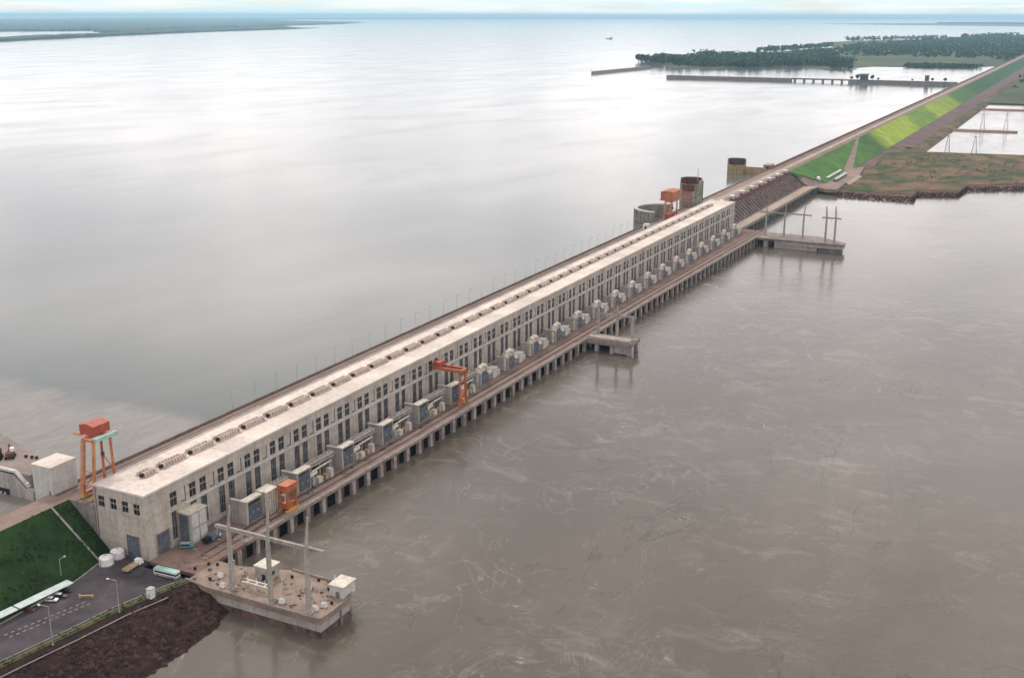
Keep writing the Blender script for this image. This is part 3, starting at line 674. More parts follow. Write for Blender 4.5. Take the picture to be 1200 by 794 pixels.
# ------------------------------------------------------------------ cranes
def intake_crane(label, x, y, kx=1.0, tb='teal', main='orangel', house='red', deckhouse=False, dz=0, hx=0, hh=0):
    t = thing('gantry_crane', label, 'crane', (x, y, 26.2), 'gantry cranes on the dam crest'); s = kx
    for px, py, hx, hy in ((0, 6, 2.6, 5.6), (0, 0, 2.6, .4), (11.5*s, 6, 11.2*s, 5.6), (11.5*s, 0, 11.2*s, .4)):
        MB().bar((px, py, 1.2), (hx, hy, 23.5), 1.1, .95).obj('leg', main, t)
    MB().box(-.5, 12*s, 5.4, 6.6, .9, 2.3).box(-.5, 12*s, -.6, .6, .9, 2.3).obj('sill_beam', main, t)
    for px, py in ((-.8, 6), (-.8, 0), (10.5*s, 6), (10.5*s, 0)): MB().box(px, px+2.6, py-.8, py+.8, 0, 1.6).obj('bogie', 'yellow' if px < 5 else 'red', t)
    MB().box(2, 13*s, 5.0, 6.4, 23.5, 24.8).box(2, 3.4, .9, 5.0, 23.5, 24.6).box(10.6*s, 12*s, .9, 5.0, 23.5, 24.6).obj('top_frame', main, t)
    MB().box(3, 14.6*s, -.9, .9, 23.5, 25.0).obj('main_girder', tb, t)
    MB().box(5.4*s, 14.2*s, 3.0, 10.6, 24.8, 28.6).obj('machinery_house', house, t)
    MB().hexa([(5.2*s, 2.8, 28.6), (14.4*s, 2.8, 28.6), (14.4*s, 10.8, 28.6), (5.2*s, 10.8, 28.6)], [(5.4*s, 6.3, 29.5), (14.2*s, 6.3, 29.5), (14.2*s, 7.3, 29.5), (5.4*s, 7.3, 29.5)]).obj('house_roof', house, t)
    MB().bar((5.6*s, 10.4, 24.2), (5.6*s, 14.5, 24.2), .6).bar((6.6*s, 10.4, 24.2), (6.6*s, 14.5, 24.2), .6).obj('outrigger', main, t)
    MB().bar((9*s, 3.0, 24.8), (9*s, 3.0, 17.0), .25).box(8.4*s, 9.6*s, 2.5, 3.5, 15.5, 17.0).obj('hoist_block', 'rail', t)
    lad = MB().bar((-.3, 6.9, 1), (2.2, 6.4, 23.4), .12).bar((-.3, 7.6, 1), (2.2, 7.1, 23.4), .12)
    for i in range(30): f = i/30; lad.bar((-.3+2.5*f, 6.9-.5*f, 1+22.4*f), (-.3+2.5*f, 7.6-.5*f, 1+22.4*f), .1)
    lad.obj('ladder', main, t)
    hr = MB()
    for i in range(9): hr.bar((3+i*11.6*s/8.4, -.9, 25), (3+i*11.6*s/8.4, -.9, 26.1), .1)
    hr.bar((3, -.9, 26.1), (14.6*s, -.9, 26.1), .12).obj('handrail', main, t)
    MB().bar((11.2*s, .4, 10), (11.4*s, 5.8, 15), .4).bar((1.5, .3, 11), (1.5, 5.7, 11), .4).bar((1.5, .3, 11), (.3, 5.9, 3), .3).obj('bracing', main, t)
    if deckhouse: MB().box(2, 10*s, .8, 5.2, 2.3, 6.5).obj('trolley_body', 'red', t)
    else: MB().box(7.5*s, 10.5*s, 1.2, 3.4, 1.6, 4.6).box(11.4*s, 13.6*s, 1.0, 3.0, 1.6, 4.2).obj('motor_box', 'red', t)
    if dz:
        for o in t.children:
            if o.name.split('.')[0] in ('top_frame', 'main_girder', 'outrigger', 'handrail', 'hoist_block', 'machinery_house', 'house_roof'): o.location.z -= dz
            if o.name.split('.')[0] in ('leg', 'bracing', 'ladder'): o.scale.z = (23.5-dz)/23.5
            if o.name.split('.')[0] in ('machinery_house',): o.scale.z = 2.2; o.location.z = 24.8-dz-24.8*2.2
            if o.name.split('.')[0] == 'house_roof': o.location.z += 3.8*1.2
            if 'house' in o.name: o.scale.x = 1.43; o.location.x = -11.5; o.scale.y = 1.6; o.location.y = -6.3
    return t
intake_crane('tall orange gantry crane with red machinery house at the near end of dam crest', 4, 4.2)
intake_crane('orange gantry crane with big rust-red house at the far end beside the round tower', 721, 11.5, 1.75, 'orangel', 'orangel', 'rustorange', True, 6)
# semi-portal crane reaching back to the facade
t = thing('portal_crane', 'tall orange semi-portal crane leaning its arm on the powerhouse wall', 'crane', (219, -44.6, 8.2))
for dx in (-3.4, 3.6): MB().bar((dx, 0, 1.2), (dx*.8, 0, 18.4), 1.1, .9).obj('leg', 'orange', t)
for dx in (-2.7, 2.9): MB().hexa([(dx-.5, -1, 18.4), (dx+.5, -1, 18.4), (dx+.5, 17.4, 18.4), (dx-.5, 17.4, 18.4)], [(dx-.5, -.6, 20), (dx+.5, -.6, 20), (dx+.5, 17.4, 20), (dx-.5, 17.4, 20)]).obj('top_girder', 'orange', t)
MB().box(-2.2, 2.4, -.9, .3, 18.5, 19.8).obj('cross_tie', 'orange', t); MB().box(-2.2, 2.4, 16.4, 17.4, 18.6, 19.8).obj('cross_tie', 'orange', t); MB().bar((-3.2, 0, 8), (3.3, 0, 8), .5).bar((-3.2, 0, 1.6), (3.3, 0, 8), .4).obj('bracing', 'orange', t)
MB().box(-3.2, 3.4, 12.6, 16.6, 20.05, 22.6).obj('trolley', 'red', t)
MB().box(-5, -2, -.7, .7, 0, 1.4).obj('bogie', 'orange', t); MB().box(2, 5, -.7, .7, 0, 1.4).obj('bogie', 'orange', t); MB().box(-.8, .8, -.9, .6, .6, 3.2).obj('control_box', 'yellow', t)
# low transformer-lifting gantry
t = thing('lifting_gantry', 'low bright orange lifting gantry on the lower deck beside cream ribbed cabin', 'crane', (63.5, -45.6, 8.2))
for dx in (-3, 3):
    for dy in (-1.6, 2.4): MB().bar((dx, dy, .6), (dx, dy, 9.6), .75).obj('leg', 'orange', t)
MB().box(-3.8, 3.8, -2.2, 3.0, 9.6, 12.4).obj('winch_house', 'orange', t)
MB().box(-4.2, 4.2, -2.1, -1.1, .1, 1.1).box(-4.2, 4.2, 1.9, 2.9, .1, 1.1).obj('bogie_beam', 'yellow', t)
MB().bar((-3, -1.6, 4), (3, -1.6, 4), .5).bar((-3, -1.6, 1), (-1, -1.6, 4), .4).bar((3, -1.6, 1), (1, -1.6, 4), .4).box(-2.2, 2.2, -1.4, 2.2, 1.2, 3.6).obj('bracing', 'orange', t)
t = thing('ribbed_cabin', 'cream cabin with vertical ribs standing behind the low orange gantry', 'cabin', (58, -38.4, 8))
MB().box(-3.6, 3.6, -2.8, 2.8, 0, 10.4).obj('wall', 'concp', t); MB().box(-3.9, 3.9, -3.1, 3.1, 10.4, 10.9).obj('roof', 'cream', t)
rb = MB().box(-.25, .25, -.3, 0, 0, 10.4).mesh('rib', 'cream')
for i in range(5):
    o = bpy.data.objects.new('rib', rb); C.objects.link(o); o.parent = t; o.location = (-3.2+1.6*i, -2.8, 0)
rb2 = MB().box(-.3, 0, -.25, .25, 0, 10.4).mesh('rib', 'cream')
for i in range(4):
    o = bpy.data.objects.new('rib', rb2); C.objects.link(o); o.parent = t; o.location = (-3.6, -2.3+1.5*i, 0)

# ------------------------------------------------------------------ near platform
def near_platform():
    t = thing('near_platform', 'brown concrete switchyard platform jutting into the river at the near end', 'platform', (5, -85, 8))
    top_ = [(-5, -50.004), (-6.4, -62), (-6.6, -113), (12, -113), (18.6, -109), (19.4, -81), (13, -60), (12.5, -50.004)]
    MB().prism(top_, 6.0, 8.0).part('slab', 'platdeck', t)
    i = lambda d: [(-5+d, -60), (-6.2+d, -66), (-6.4+d, -112.8+d), (11.8, -112.8+d), (18.4-d, -108.8), (19.2-d, -81), (13, -64)]
    MB().prism(i(.25), 2.8, 6.0).part('wall', 'concp', t)
    MB().prism(i(.7), -5, 2.8).part('stained_base', 'pierred', t)
    p = MB()
    for a, b in zip(top_[:6], top_[1:6]): p.bar((a[0], a[1], 8.35), (b[0], b[1], 8.35), .7)
    p.part('parapet', 'deckedge', t)
    MB().box(5.6, 6.3, -113.1, -112.4, 0, 8).part('wall_groove', 'concd', t)
    m = MB().box(-.8, .8, -.8, .8, -12, -2).mesh('pier', 'pier')
    for x, y in ((14, -53), (15.5, -60), (20, -52)):
        o = bpy.data.objects.new('pier', m); C.objects.link(o); o.parent = t; o.location = (x-5-1.5, y+85, 0)
near_platform()
def portal(name, label, masts, zt, zb, y_ext, w, kink, group=None):
    cx = sum(p[0] for p in masts)/len(masts); cy = sum(p[1] for p in masts)/len(masts)
    t = thing(name, label, 'pylon', (cx, cy, 8), group)
    for (x, y), z in zip(masts, zt):
        m = MB(); m.bar((x, y, 8), (x, y, zb), w, w*.8)
        m.bar((x, y, zb), (x+kink[0], y+kink[1], z), w*.8, w*.38)
        m.box(x-w*.9, x+w*.9, y-w*.9, y+w*.9, 8, 8.6); m.part('mast', 'mast', t)
    ys = sorted(p[1] for p in masts); a = (cx+w*.7, ys[0]-y_ext, zb-1); b = (cx+w*.7, ys[-1]+y_ext, zb-1)
    m = MB(); m.bar((a[0], a[1], zb-.9), (b[0], b[1], zb-.9), .42).bar((a[0], a[1], zb+.0), (b[0], b[1], zb+.0), .42).bar((a[0]+1.2, a[1], zb-.45), (b[0]+1.2, b[1], zb-.45), .55)
    n = int((b[1]-a[1])/1.6); 
    for i in range(n):
        y0 = a[1]+(b[1]-a[1])*i/n; y1 = a[1]+(b[1]-a[1])*(i+1)/n
        m.bar((a[0], y0, zb-.9), (a[0], y1, zb), .4).bar((a[0], y0, zb), (a[0]+1.2, y1, zb-.45), .35).bar((a[0], y0, zb-.9), (a[0]+1.2, y1, zb-.45), .35)
    m.part('crossbeam', 'mast', t)
    ins = MB()
    for i in range(5):
        y = a[1]+1+(b[1]-a[1]-2)*i/4; ins.bar((a[0], y, zb-.9), (a[0], y, zb-4.2), .3, .3, 6)
    ins.part('insulator_strings', 'galv', t)
portal('takeoff_portal', 'tall tapered line portal of three masts on the near platform', [(-2.3, -69.9), (-4.4, -89.6), (-4.2, -106.4)], [41.5, 48.5, 45.3], 32.8, 6.2, 1.5, (.4, -1.0))
# hut, end house, switchgear on the platform
t = thing('platform_hut', 'small square cream hut with pale roof in middle of near platform', 'hut', (11, -75, 8))
MB().box(7.6, 13.8, -79.0, -72.6, 8, 13.2).part('wall', 'concp', t); MB().box(7.2, 14.2, -79.4, -72.2, 13.2, 13.7).part('roof', 'cream', t)
MB().box(7.45, 7.6, -77.4, -75.8, 8, 10.6).part('door', 'black', t); MB().box(9.5, 11, -79.15, -79.0, 10, 11.5).part('window', 'glass', t)
t = thing('end_house', 'small white-roofed concrete house on outer corner of the near platform', 'hut', (14, -109, 8))
MB().box(9.5, 17.2, -111.5, -105.5, 8, 12.4).part('wall', 'conclight', t); MB().box(9.1, 17.6, -111.9, -105.1, 12.4, 12.9).part('roof', 'cream', t)
MB().bar((11, -107, 12.9), (11, -107, 16), .25).part('vent_pipe', 'white', t); MB().box(9.35, 9.5, -109.8, -108.2, 8, 10.5).part('door', 'concd', t)
t = thing('switchgear_frame', 'low cream steel switchgear frame between the first two masts', 'frame', (0, -79, 8))
for y in (-73.5, -79, -84.5): MB().bar((-.4, y, 8), (-.4, y, 10.6), .45).bar((1.6, y, 8), (1.6, y, 10.6), .45).part('post', 'cream', t)
MB().bar((-.4, -73, 10.8), (-.4, -85, 10.8), .5).bar((1.6, -73, 10.8), (1.6, -85, 10.8), .5).part('beam', 'cream', t)
for y in (-75, -79, -83): MB().bar((.6, y, 10.6), (.6, y, 13.0), .35, .2, 6).bar((-.4, y, 10.8), (1.6, y, 10.8), .3).part('insulator', 'white', t)
rnd = random.Random(11)
def clutter(name, labels, cat, group, builder, spots):
    p = None
    for (x, y), lab in zip(spots, labels):
        if p is None:
            p = thing(name, lab, cat, (x, y, 8.02), group); builder(p); p.scale = (.75, .75, .75) if cat != 'insulator' else (1, 1, 1)
        else: copy_tree(p, (x, y, 8.02), lab)
def b_post(p): MB().bar((0, 0, 0), (0, 0, 2.4), .3, n=6).obj('stand', 'galv', p); MB().bar((0, 0, 2.4), (0, 0, 5.2), .5, .3, 8).obj('insulator', 'cream', p)
sp = [(3, -67), (5, -70.5), (1, -65.5), (4.2, -88), (7, -92), (4.5, -95.5), (8, -86)]
clutter('post_insulator', ['cream post insulator standing %s' % s for s in ('beside the first mast', 'between first mast and hut', 'near the shore end of the platform', 'behind the middle mast', 'in the open middle of the platform', 'toward the outer end of platform', 'beside the hut corner')], 'insulator', 'post insulators on the near platform', b_post, sp)
def b_drum(p): MB().cyl(0, 0, 0, 1.5, .75, n=10).obj('shell', 'rubber', p); MB().cyl(0, 0, 1.5, 1.58, .6, n=10).obj('lid', 'rail', p)
sp = [(8.5, -49), (9.5, -52.5), (3, -47), (14.5, -84.5), (16.5, -90), (17, -95), (16.8, -100), (13, -102.5), (5, -109.5), (-1, -58)]
clutter('drum', ['dark drum %s' % s for s in ('on the deck above the notch', 'at the notch edge of platform', 'on the deck near the blue van', 'beside the hut on river side', 'on platform edge past the hut', 'midway along the outer platform edge', 'on platform edge before the end house', 'in front of the end house', 'near the outer platform wall', 'by the parapet at platform start')], 'drum', 'dark drums about the near platform', b_drum, sp)
def b_cab(p): MB().box(-.9, .9, -1.3, 1.3, 0, 2.0).obj('body', 'white', p); MB().box(-1, 1, -1.4, 1.4, 2.0, 2.15).obj('lid', 'galv', p)
sp = [(-1.5, -107), (1.8, -108.5), (-3.2, -66), (2.5, -60), (9.5, -96), (-2.8, -93)]
clutter('cabinet', ['small white control cabinet %s' % s for s in ('at the foot of the outer mast', 'on the outer corner by the wall', 'at the foot of the first mast', 'at the shore end of near platform', 'in the empty middle of near platform', 'at the foot of middle mast')], 'cabinet', 'control cabinets on the near platform', b_cab, sp)
def rubble():
    r = random.Random(21); mb = MB()
    for k in range(90):
        if k < 55: x, y = r.uniform(-4, 18), r.uniform(-110, -52)
        else: x, y = r.uniform(2, 60), r.uniform(-46, -34)
        if x > 12 and y > -80 and k < 55: continue
        q = r.uniform(.15, .55); mb.box(x-q, x+q, y-q*r.uniform(.5, 1.5), y+q, 8.01, 8.01+q*r.uniform(.6, 2.2))
    for nm, m_ in (('rubble', 'deckedge'),): tag(mb.obj(nm, m_), kind='stuff')
    mb = MB()
    for k in range(80):
        x, y = (r.uniform(-4, 18), r.uniform(-110, -52)) if k < 35 else (r.uniform(2, 200), r.uniform(-45, -40))
        if x > 12 and y > -80 and k < 35: continue
        q = r.uniform(.15, .5); mb.box(x-q, x+q, y-q*r.uniform(.5, 2), y+q, 8.01, 8.01+q*r.uniform(.4, 1.6))
    tag(mb.obj('scrap', 'rail'), kind='stuff')
rubble()
# vehicles ----------------------------------------------------------------
def wheels(t, xs_, ys_, r=.5, w=.35):
    m = MB().bar((0, -w/2, 0), (0, w/2, 0), 2*r, n=12).mesh('wheel', 'rubber'); h = MB().bar((0, -w/2-.03, 0), (0, w/2+.03, 0), r*.9, n=8).mesh('hub', 'galv')
    for x in xs_:
        for y in ys_:
            o = bpy.data.objects.new('wheel', m); C.objects.link(o); o.parent = t; o.location = (x, y, r)
            q = bpy.data.objects.new('hub', h); C.objects.link(q); q.parent = o
def sideprof(t, name, mat, prof, y0, y1):
    mb = MB(); n = len(prof); mb.v = [(x, y0, z) for x, z in prof]+[(x, y1, z) for x, z in prof]
    mb.f = [tuple(range(n)), tuple(range(n, 2*n))[::-1]]+[(i, n+i, n+(i+1) % n, (i+1) % n) for i in range(n)]
    return mb.obj(name, mat, t)
def car(label, x, y, rz, body, roof=None):
    t = thing('parked_car', label, 'car', (x, y, 8.02), 'cars parked by the carport', rz)
    sideprof(t, 'body', body, [(-2.1, .35), (2.1, .35), (2.2, .8), (1.2, .98), (-2.05, 1.0), (-2.15, .7)], -.88, .88)
    sideprof(t, 'cabin', 'glass', [(-1.9, 1.0), (1.0, .98), (.4, 1.5), (-1.5, 1.5)], -.78, .78)
    MB().box(-1.5, .4, -.74, .74, 1.5, 1.58).obj('roof', roof or body, t); wheels(t, (-1.3, 1.35), (-.8, .8), .33, .22)
    for yy in (-.6, .6): MB().box(2.14, 2.22, yy-.2, yy+.2, .62, .8).obj('headlight', 'white', t)
car('white pickup-nosed car at the edge of the carport', -39.6, -17.6, R(-68), 'white')
car('dark blue car with a white roof between two others by the carport', -36.2, -18.2, R(-68), 'carblack', 'white')
car('black car nearest the powerhouse end of the carport', -32.6, -16.6, R(-68), 'carblack')
car('brown-orange car deep in shade beneath the carport', -48.6, -15.8, R(-68), 'rust')
t = thing('bus', 'long bus with pale green roof and white sides at the river edge of parking lot', 'bus', (-6.3, -41.6, 8.02), None, R(-87))
sideprof(t, 'body', 'white', [(-5.3, .5), (5.3, .5), (5.3, 2.9), (-5.3, 2.9)], -1.3, 1.3)
MB().box(-4.9, 5.33, -1.33, 1.33, 1.6, 2.35).obj('window_band', 'glass', t); MB().box(-5.35, 5.3, -1.34, 1.34, 2.9, 3.1).obj('roof', 'teal', t); MB().box(-5.32, 5.32, -1.325, 1.325, .75, 1.1).obj('side_stripe', 'hedge', t)
wheels(t, (-3.4, 3.4), (-1.15, 1.15))
t = thing('flatbed_truck', 'long tan flatbed lorry with white cab in front of powerhouse end door', 'truck', (-7.4, -25.3, 8.02), None, R(4))
MB().box(-4.6, 2.2, -1.25, 1.25, 1.0, 1.35).obj('bed', 'tan', t); MB().box(-4.6, 2.2, -1.25, -1.1, 1.35, 1.9).box(-4.6, 2.2, 1.1, 1.25, 1.35, 1.9).box(-4.6, -4.45, -1.1, 1.1, 1.35, 1.9).obj('side_board', 'tan', t)
sideprof(t, 'cab', 'white', [(2.4, .6), (4.7, .6), (4.7, 1.7), (4.3, 2.7), (2.4, 2.7)], -1.2, 1.2); MB().box(4.3, 4.62, -1.0, 1.0, 1.75, 2.5).obj('windscreen', 'glass', t); MB().box(-4.4, 4, -.5, .5, .6, 1.0).obj('chassis', 'rail', t)
wheels(t, (-3.4, -2.2, 3.6), (-1.05, 1.05), .5)
t = thing('van', 'small teal-blue van parked beside the annex on the lower deck', 'van', (15.6, -31.6, 8.02), None, R(-60))
sideprof(t, 'body', 'tealvan', [(-2.6, .4), (2.6, .4), (2.7, 1.1), (1.9, 1.25), (1.3, 2.2), (-2.5, 2.25)], -1, 1); MB().box(-2.2, 1.2, -1.03, 1.03, 1.35, 1.95).obj('window_band', 'glass', t); MB().box(-2.4, 1.2, -.95, .95, 2.25, 2.35).obj('roof', 'carport', t); wheels(t, (-1.6, 1.7), (-.9, .9), .38, .25)
t = thing('diesel_unit', 'dark generator trailer with round fan on the deck before the annex', 'generator', (27.5, -36.0, 8.02))
MB().box(-3.6, 2.6, -1.5, 1.5, .7, 3.1).obj('body', 'steelblue', t); MB().bar((.9, -1.75, 2.0), (.9, -1.5, 2.0), 2.2, n=14).obj('fan', 'radi', t); MB().bar((.9, -1.85, 2.0), (.9, -1.75, 2.0), 1.0, n=10).obj('fan_hub', 'white', t); wheels(t, (-2.4, 1.6), (-1.3, 1.3), .5)
MB().box(-6.4, -3.9, -1.2, 1.2, .6, 2.6).obj('fuel_tank', 'rubber', t)
# two white tanks
for i, (x, y, lab) in enumerate(((-9.4, -13.6, 'white rounded tank nearer the parking lot, at foot of grass slope'), (-3.2, -13.2, 'white rounded tank touching the powerhouse end wall'))):
    t = thing('water_tank', lab, 'tank', (x, y, 8.02), 'two white tanks by the powerhouse')
    MB().cyl(0, 0, .3, 3.0, 2.7, n=18).obj('shell', 'white', t); MB().dome(0, 0, 3.0, 2.7, .9, 18).obj('dome', 'white', t); MB().cyl(0, 0, 0, .3, 3.0, n=18).obj('base', 'concd', t); MB().cyl(0, 0, 3.8, 4.2, .5, n=10).obj('hatch', 'galv', t); MB().bar((-2.9, 0, .2), (-2.9, 0, 3.2), .25).obj('pipe', 'galv', t)
t = thing('kiosk', 'narrow white kiosk standing on the grass verge above the riprap', 'kiosk', (-21.4, -48.0, 8.05))
MB().box(-1.1, 1.1, -1.0, 1.0, 0, 3.6).obj('body', 'white', t); MB().box(-1.3, 1.3, -1.2, 1.2, 3.6, 3.9).obj('roof', 'galv', t); MB().box(-1.15, -1.1, -.5, .5, .1, 2.2).obj('door', 'carport', t)
t = thing('barrier', 'yellow swing barrier lying near the middle of the parking lot', 'barrier', (-32.3, -27.0, 8.02), None, R(-60))
MB().box(-2.6, 2.6, -.2, .2, .8, 1.15).obj('boom', 'yellow', t); MB().box(-2.6, -2.1, -.3, .3, 0, 1.5).obj('post', 'yellow', t); MB().box(2.1, 2.4, -.15, .15, 0, .8).obj('rest', 'yellow', t)
# carport in two lengths
for i, (xa, xb, lab) in enumerate(((-92, -52.6, 'pale green carport roof nearer the picture edge'), (-52.0, -29.5, 'pale green carport roof with cars parked under its end'))):
    ya, yb = (-11.2, -13.3), (-13.3, -15.2)
    t = thing('carport', lab, 'carport', ((xa+xb)/2, -14, 8), 'two carports below the grass slope')
    yA = lambda x: -11.0-(x+60)*.085-.8
    MB().hexa([(xa, yA(xa)-3.6, 10.6), (xb, yA(xb)-3.6, 10.6), (xb, yA(xb), 10.9), (xa, yA(xa), 10.9)], [(xa, yA(xa)-3.6, 10.75), (xb, yA(xb)-3.6, 10.75), (xb, yA(xb), 11.1), (xa, yA(xa), 11.1)]).part('roof', 'carport', t)
    n = int((xb-xa)/6)
    for k in range(n+1):
        x = xa+.5+(xb-xa-1)*k/n; MB().bar((x, yA(x)-.6, 8), (x, yA(x)-.6, 10.75), .25).bar((x, yA(x)-.6, 9.6), (x, yA(x)-3.2, 10.5), .15).part('post', 'galv', t)
# parking marks: two rows of short white dashes
mk = MB()
for k in range(13):
    x = -64+k*2.35; y = -21.6-k*.55
    for d in (0, -2.6): mk.quad((x, y+d, 8.008), (x+1.1, y+d-.25, 8.008), (x+1.0, y+d-.75, 8.008), (x-.1, y+d-.5, 8.008))
struct(mk, 'parking_markings', 'kerb')
def lamp(label, x, y, h, dx, dy):
    t = thing('street_lamp', label, 'street lamp', (x, y, 8.02), 'street lamps round the parking lot')
    MB().bar((0, 0, 0), (0, 0, h), .34, .2, 8).obj('pole', 'galv', t); MB().bar((0, 0, h), (dx*.75, dy*.75, h+.9), .18).obj('arm', 'galv', t)
    MB().bar((dx*.75, dy*.75, h+.9), (dx, dy, h+1.0), .5, .35).obj('lamp_head', 'white', t); MB().box(-.4, .4, -.4, .4, 0, .4).obj('base', 'concd', t)
lamp('tall street lamp on the verge nearest the lower picture corner', -61.2, -42.0, 14.6, -2.0, 2.6)
lamp('tall street lamp on the verge below the bus', -34.6, -45.6, 12.6, -2.0, 2.6)
lamp('street lamp at the foot of the grass slope behind the carport', -27.6, -9.4, 9.4, 1.6, -1.6)
# chain fence on the verge
t = thing('verge_fence', 'low post fence along the verge above the riprap', 'fence', (-40, -44, 8))
pm = MB().bar((0, 0, 0), (0, 0, 1.2), .14).mesh('fence_post', 'kerb')
rl = MB()
for k in range(27):
    x = -84+k*3; o = bpy.data.objects.new('fence_post', pm); C.objects.link(o); o.parent = t; o.location = (x+40, pey(x)+.6+44, .05)
    rl.bar((x, pey(x)+.6, 9.1), (x+3, pey(x+3)+.6, 9.1), .1)
rl.part('rail', 'kerb', t)

# ------------------------------------------------------------------ left wing: box house, lock wall, machines
t = thing('gate_house', 'plain windowless concrete box house beside crest road at left', 'building', (6.5, 28.5, 26))
MB().box(0, 13, 23.2, 33.8, 14, 37.4).part('wall', 'conclight', t); MB().box(-.2, 13.2, 23.0, 34.0, 37.4, 37.9).part('roof', 'roof', t)
t = thing('lock_wall', 'grey concrete wing wall with dark recess and slanting coping, left of the box house', 'wall', (0, 50, 20))
mb = MB(); pf = [(34.0, 3), (34.0, 25.8), (37.2, 26.6), (44.0, 31.9), (90, 31.5), (90, 3)]
n = len(pf); mb.v = [(-.6, y, z) for y, z in pf]+[(1.2, y, z) for y, z in pf]; mb.f = [tuple(range(n))[::-1], tuple(range(n, 2*n))]+[(i, (i+1) % n, n+(i+1) % n, n+i) for i in range(n)]
mb.part('wall', 'concp', t)
MB().bar((.2, 44, 32.2), (.2, 36.9, 26.7), 1.6).bar((.2, 44, 32.1), (.2, 90, 31.7), 1.6).part('coping', 'conclight', t)
MB().box(-.75, -.6, 48, 90, 5, 24).part('recess', 'black', t)
for y in (50.2, 52.6, 55.5, 58.5): MB().bar((-1.2, y, 5), (-1.2, y, 22.5), .6).part('post', 'conclight', t)
struct(MB().prism([(1.2, 34), (1.2, 200), (60, 200), (52, 90), (40, 66), (26, 40), (13, 34)], 6, 31.6, [(1.2, 37), (1.2, 200), (36, 200), (30, 90), (23, 66), (15, 45), (8, 38)]), 'upstream_fill', 'fill')
struct(MB().box(-400, -.7, 36, 120, -5, 8), 'lock_floor', 'concd')
def machine(label, x, y, z, c1, c2):
    t = thing('excavator', label, 'machine', (x, y, z), 'machines on the upstream fill', R(40))
    MB().box(-2.6, 2.6, -1.9, -1.1, 0, 1.0).box(-2.6, 2.6, 1.1, 1.9, 0, 1.0).obj('track', 'rubber', t); MB().box(-2.4, 2.0, -1.5, 1.5, 1.1, 2.6).obj('body', c1, t)
    MB().box(.4, 2.0, -1.5, .1, 2.6, 4.2).obj('cab', c2, t); MB().bar((1.4, .6, 2.4), (3.4, .6, 5.0), .5).bar((3.4, .6, 5.0), (4.8, .6, 2.2), .4).box(4.3, 5.4, .0, 1.2, 1.4, 2.3).obj('arm', c1, t)
machine('dark red excavator with white cab on the earth fill at far left', 11.5, 60.5, 31.4, 'rust', 'white')
machine('dark excavator at the picture edge on the earth fill', 8.0, 64.0, 31.5, 'rubber', 'rust')
for i, (x, y) in enumerate(((14.5, 54.5), (15.0, 51.5), (15.4, 49.2))):
    t = thing('bollard', 'dark bollard on the edge of the earth fill, %s from the excavator' % ordn(i+1), 'bollard', (x, y, 30.6), 'bollards on the earth fill')
    MB().cyl(0, 0, 0, 1.6, .55, .45, 10).obj('shaft', 'rubber', t); MB().cyl(0, 0, 1.6, 2.0, .8, .8, 10).obj('cap', 'rubber', t)
t = thing('marker_light', 'small white marker light on the slanting wall coping', 'light', (.4, 37.6, 27.4)); MB().cyl(0, 0, 0, .9, .25, n=8).obj('stem', 'galv', t); MB().dome(0, 0, .9, .6, .7, 10).obj('dome', 'white', t)

# ------------------------------------------------------------------ middle and far river platforms
t = thing('middle_platform', 'short concrete platform on piers halfway along the river side', 'platform', (378, -68, 8))
MB().box(370, 386.5, -84.8, -53.3, 6.2, 8.0).part('slab', 'deckedge', t); MB().box(371, 385.5, -83.8, -54, 5.0, 6.2).part('beam', 'concp', t)
for y in (-60.5, -71.2, -83.3): MB().box(370.6, 373.4, y-1.1, y+1.1, -6, 5).part('pier', 'pier', t)
for y in (-60.5, -83.3): MB().box(383, 385.4, y-1.1, y+1.1, -6, 5).part('pier', 'pier', t)
MB().box(371.4, 372.6, -82.2, -72.3, .6, 5).part('wall', 'concp', t); MB().box(379, 380, -82, -54, -6, 5).part('shadow_backing', 'void', t); MB().box(370.2, 386.3, -85.2, -84.8, 6.0, 8.6).box(369.8, 370.0, -84.8, -53.8, 6.0, 8.6).part('parapet', 'deckedge', t)  # includes a near-black sheet as painted shade beneath the slab
MB().bar((374, -55, 9.2), (374, -83, 9.2), 1.4).bar((378, -57, 9.0), (378, -83, 9.0), .9).part('busbar', 'cream', t)
portal('line_pole', 'three thin poles joined by a light beam on the middle platform', [(382, -57), (382, -70.5), (381, -81.5)], [31, 30, 24.5], 23.5, 1.5, 1.7, (0, .3))
t = thing('far_platform', 'long solid grey platform with masts at the far river end', 'platform', (790, -100, 8))
MB().prism([(772, -58.9), (770.5, -117), (771.5, -141), (784.5, -141), (806, -112), (806, -58.9)], 6.4, 8.0).part('slab', 'deckedge', t)
MB().prism([(771.5, -77), (770.9, -117), (772, -140.6), (784.2, -140.6), (805, -112), (805, -77)], 3.5, 6.4).part('wall', 'concp', t)
MB().prism([(772, -77), (772, -117), (804.5, -112), (804.5, -77)], -5, 3.5).part('base', 'concp', t)
MB().prism([(774, -118), (774, -139), (783, -139), (800, -116)], -5, 3.5).part('recessed_base', 'concd', t)
for x in (774, 786, 800): MB().box(x-1, x+1, -70, -66, -6, 6.4).part('pier', 'pier', t)
MB().box(776, 800, -62.5, -61.5, -6, 6.4).part('shadow_backing', 'black', t)  # dark sheet between the piers, shade painted as a surface
MB().bar((771.2, -60, 8.6), (770.2, -117, 8.6), .9).bar((770.2, -117, 8.6), (771.3, -140.5, 8.6), .9).part('parapet', 'concp', t)
portal('takeoff_portal', 'row of three tall masts with crossbeam on the far platform', [(792, -62.4), (792, -80.5), (792, -98.6)], [38, 41, 39.3], 30.5, 7, 1.7, (.2, -.9))
portal('takeoff_portal', 'pair of dark bent masts at the outer end of far platform', [(780, -122.5), (780, -131.0)], [42, 42.5], 31.5, 4.5, 1.9, (.3, .9))
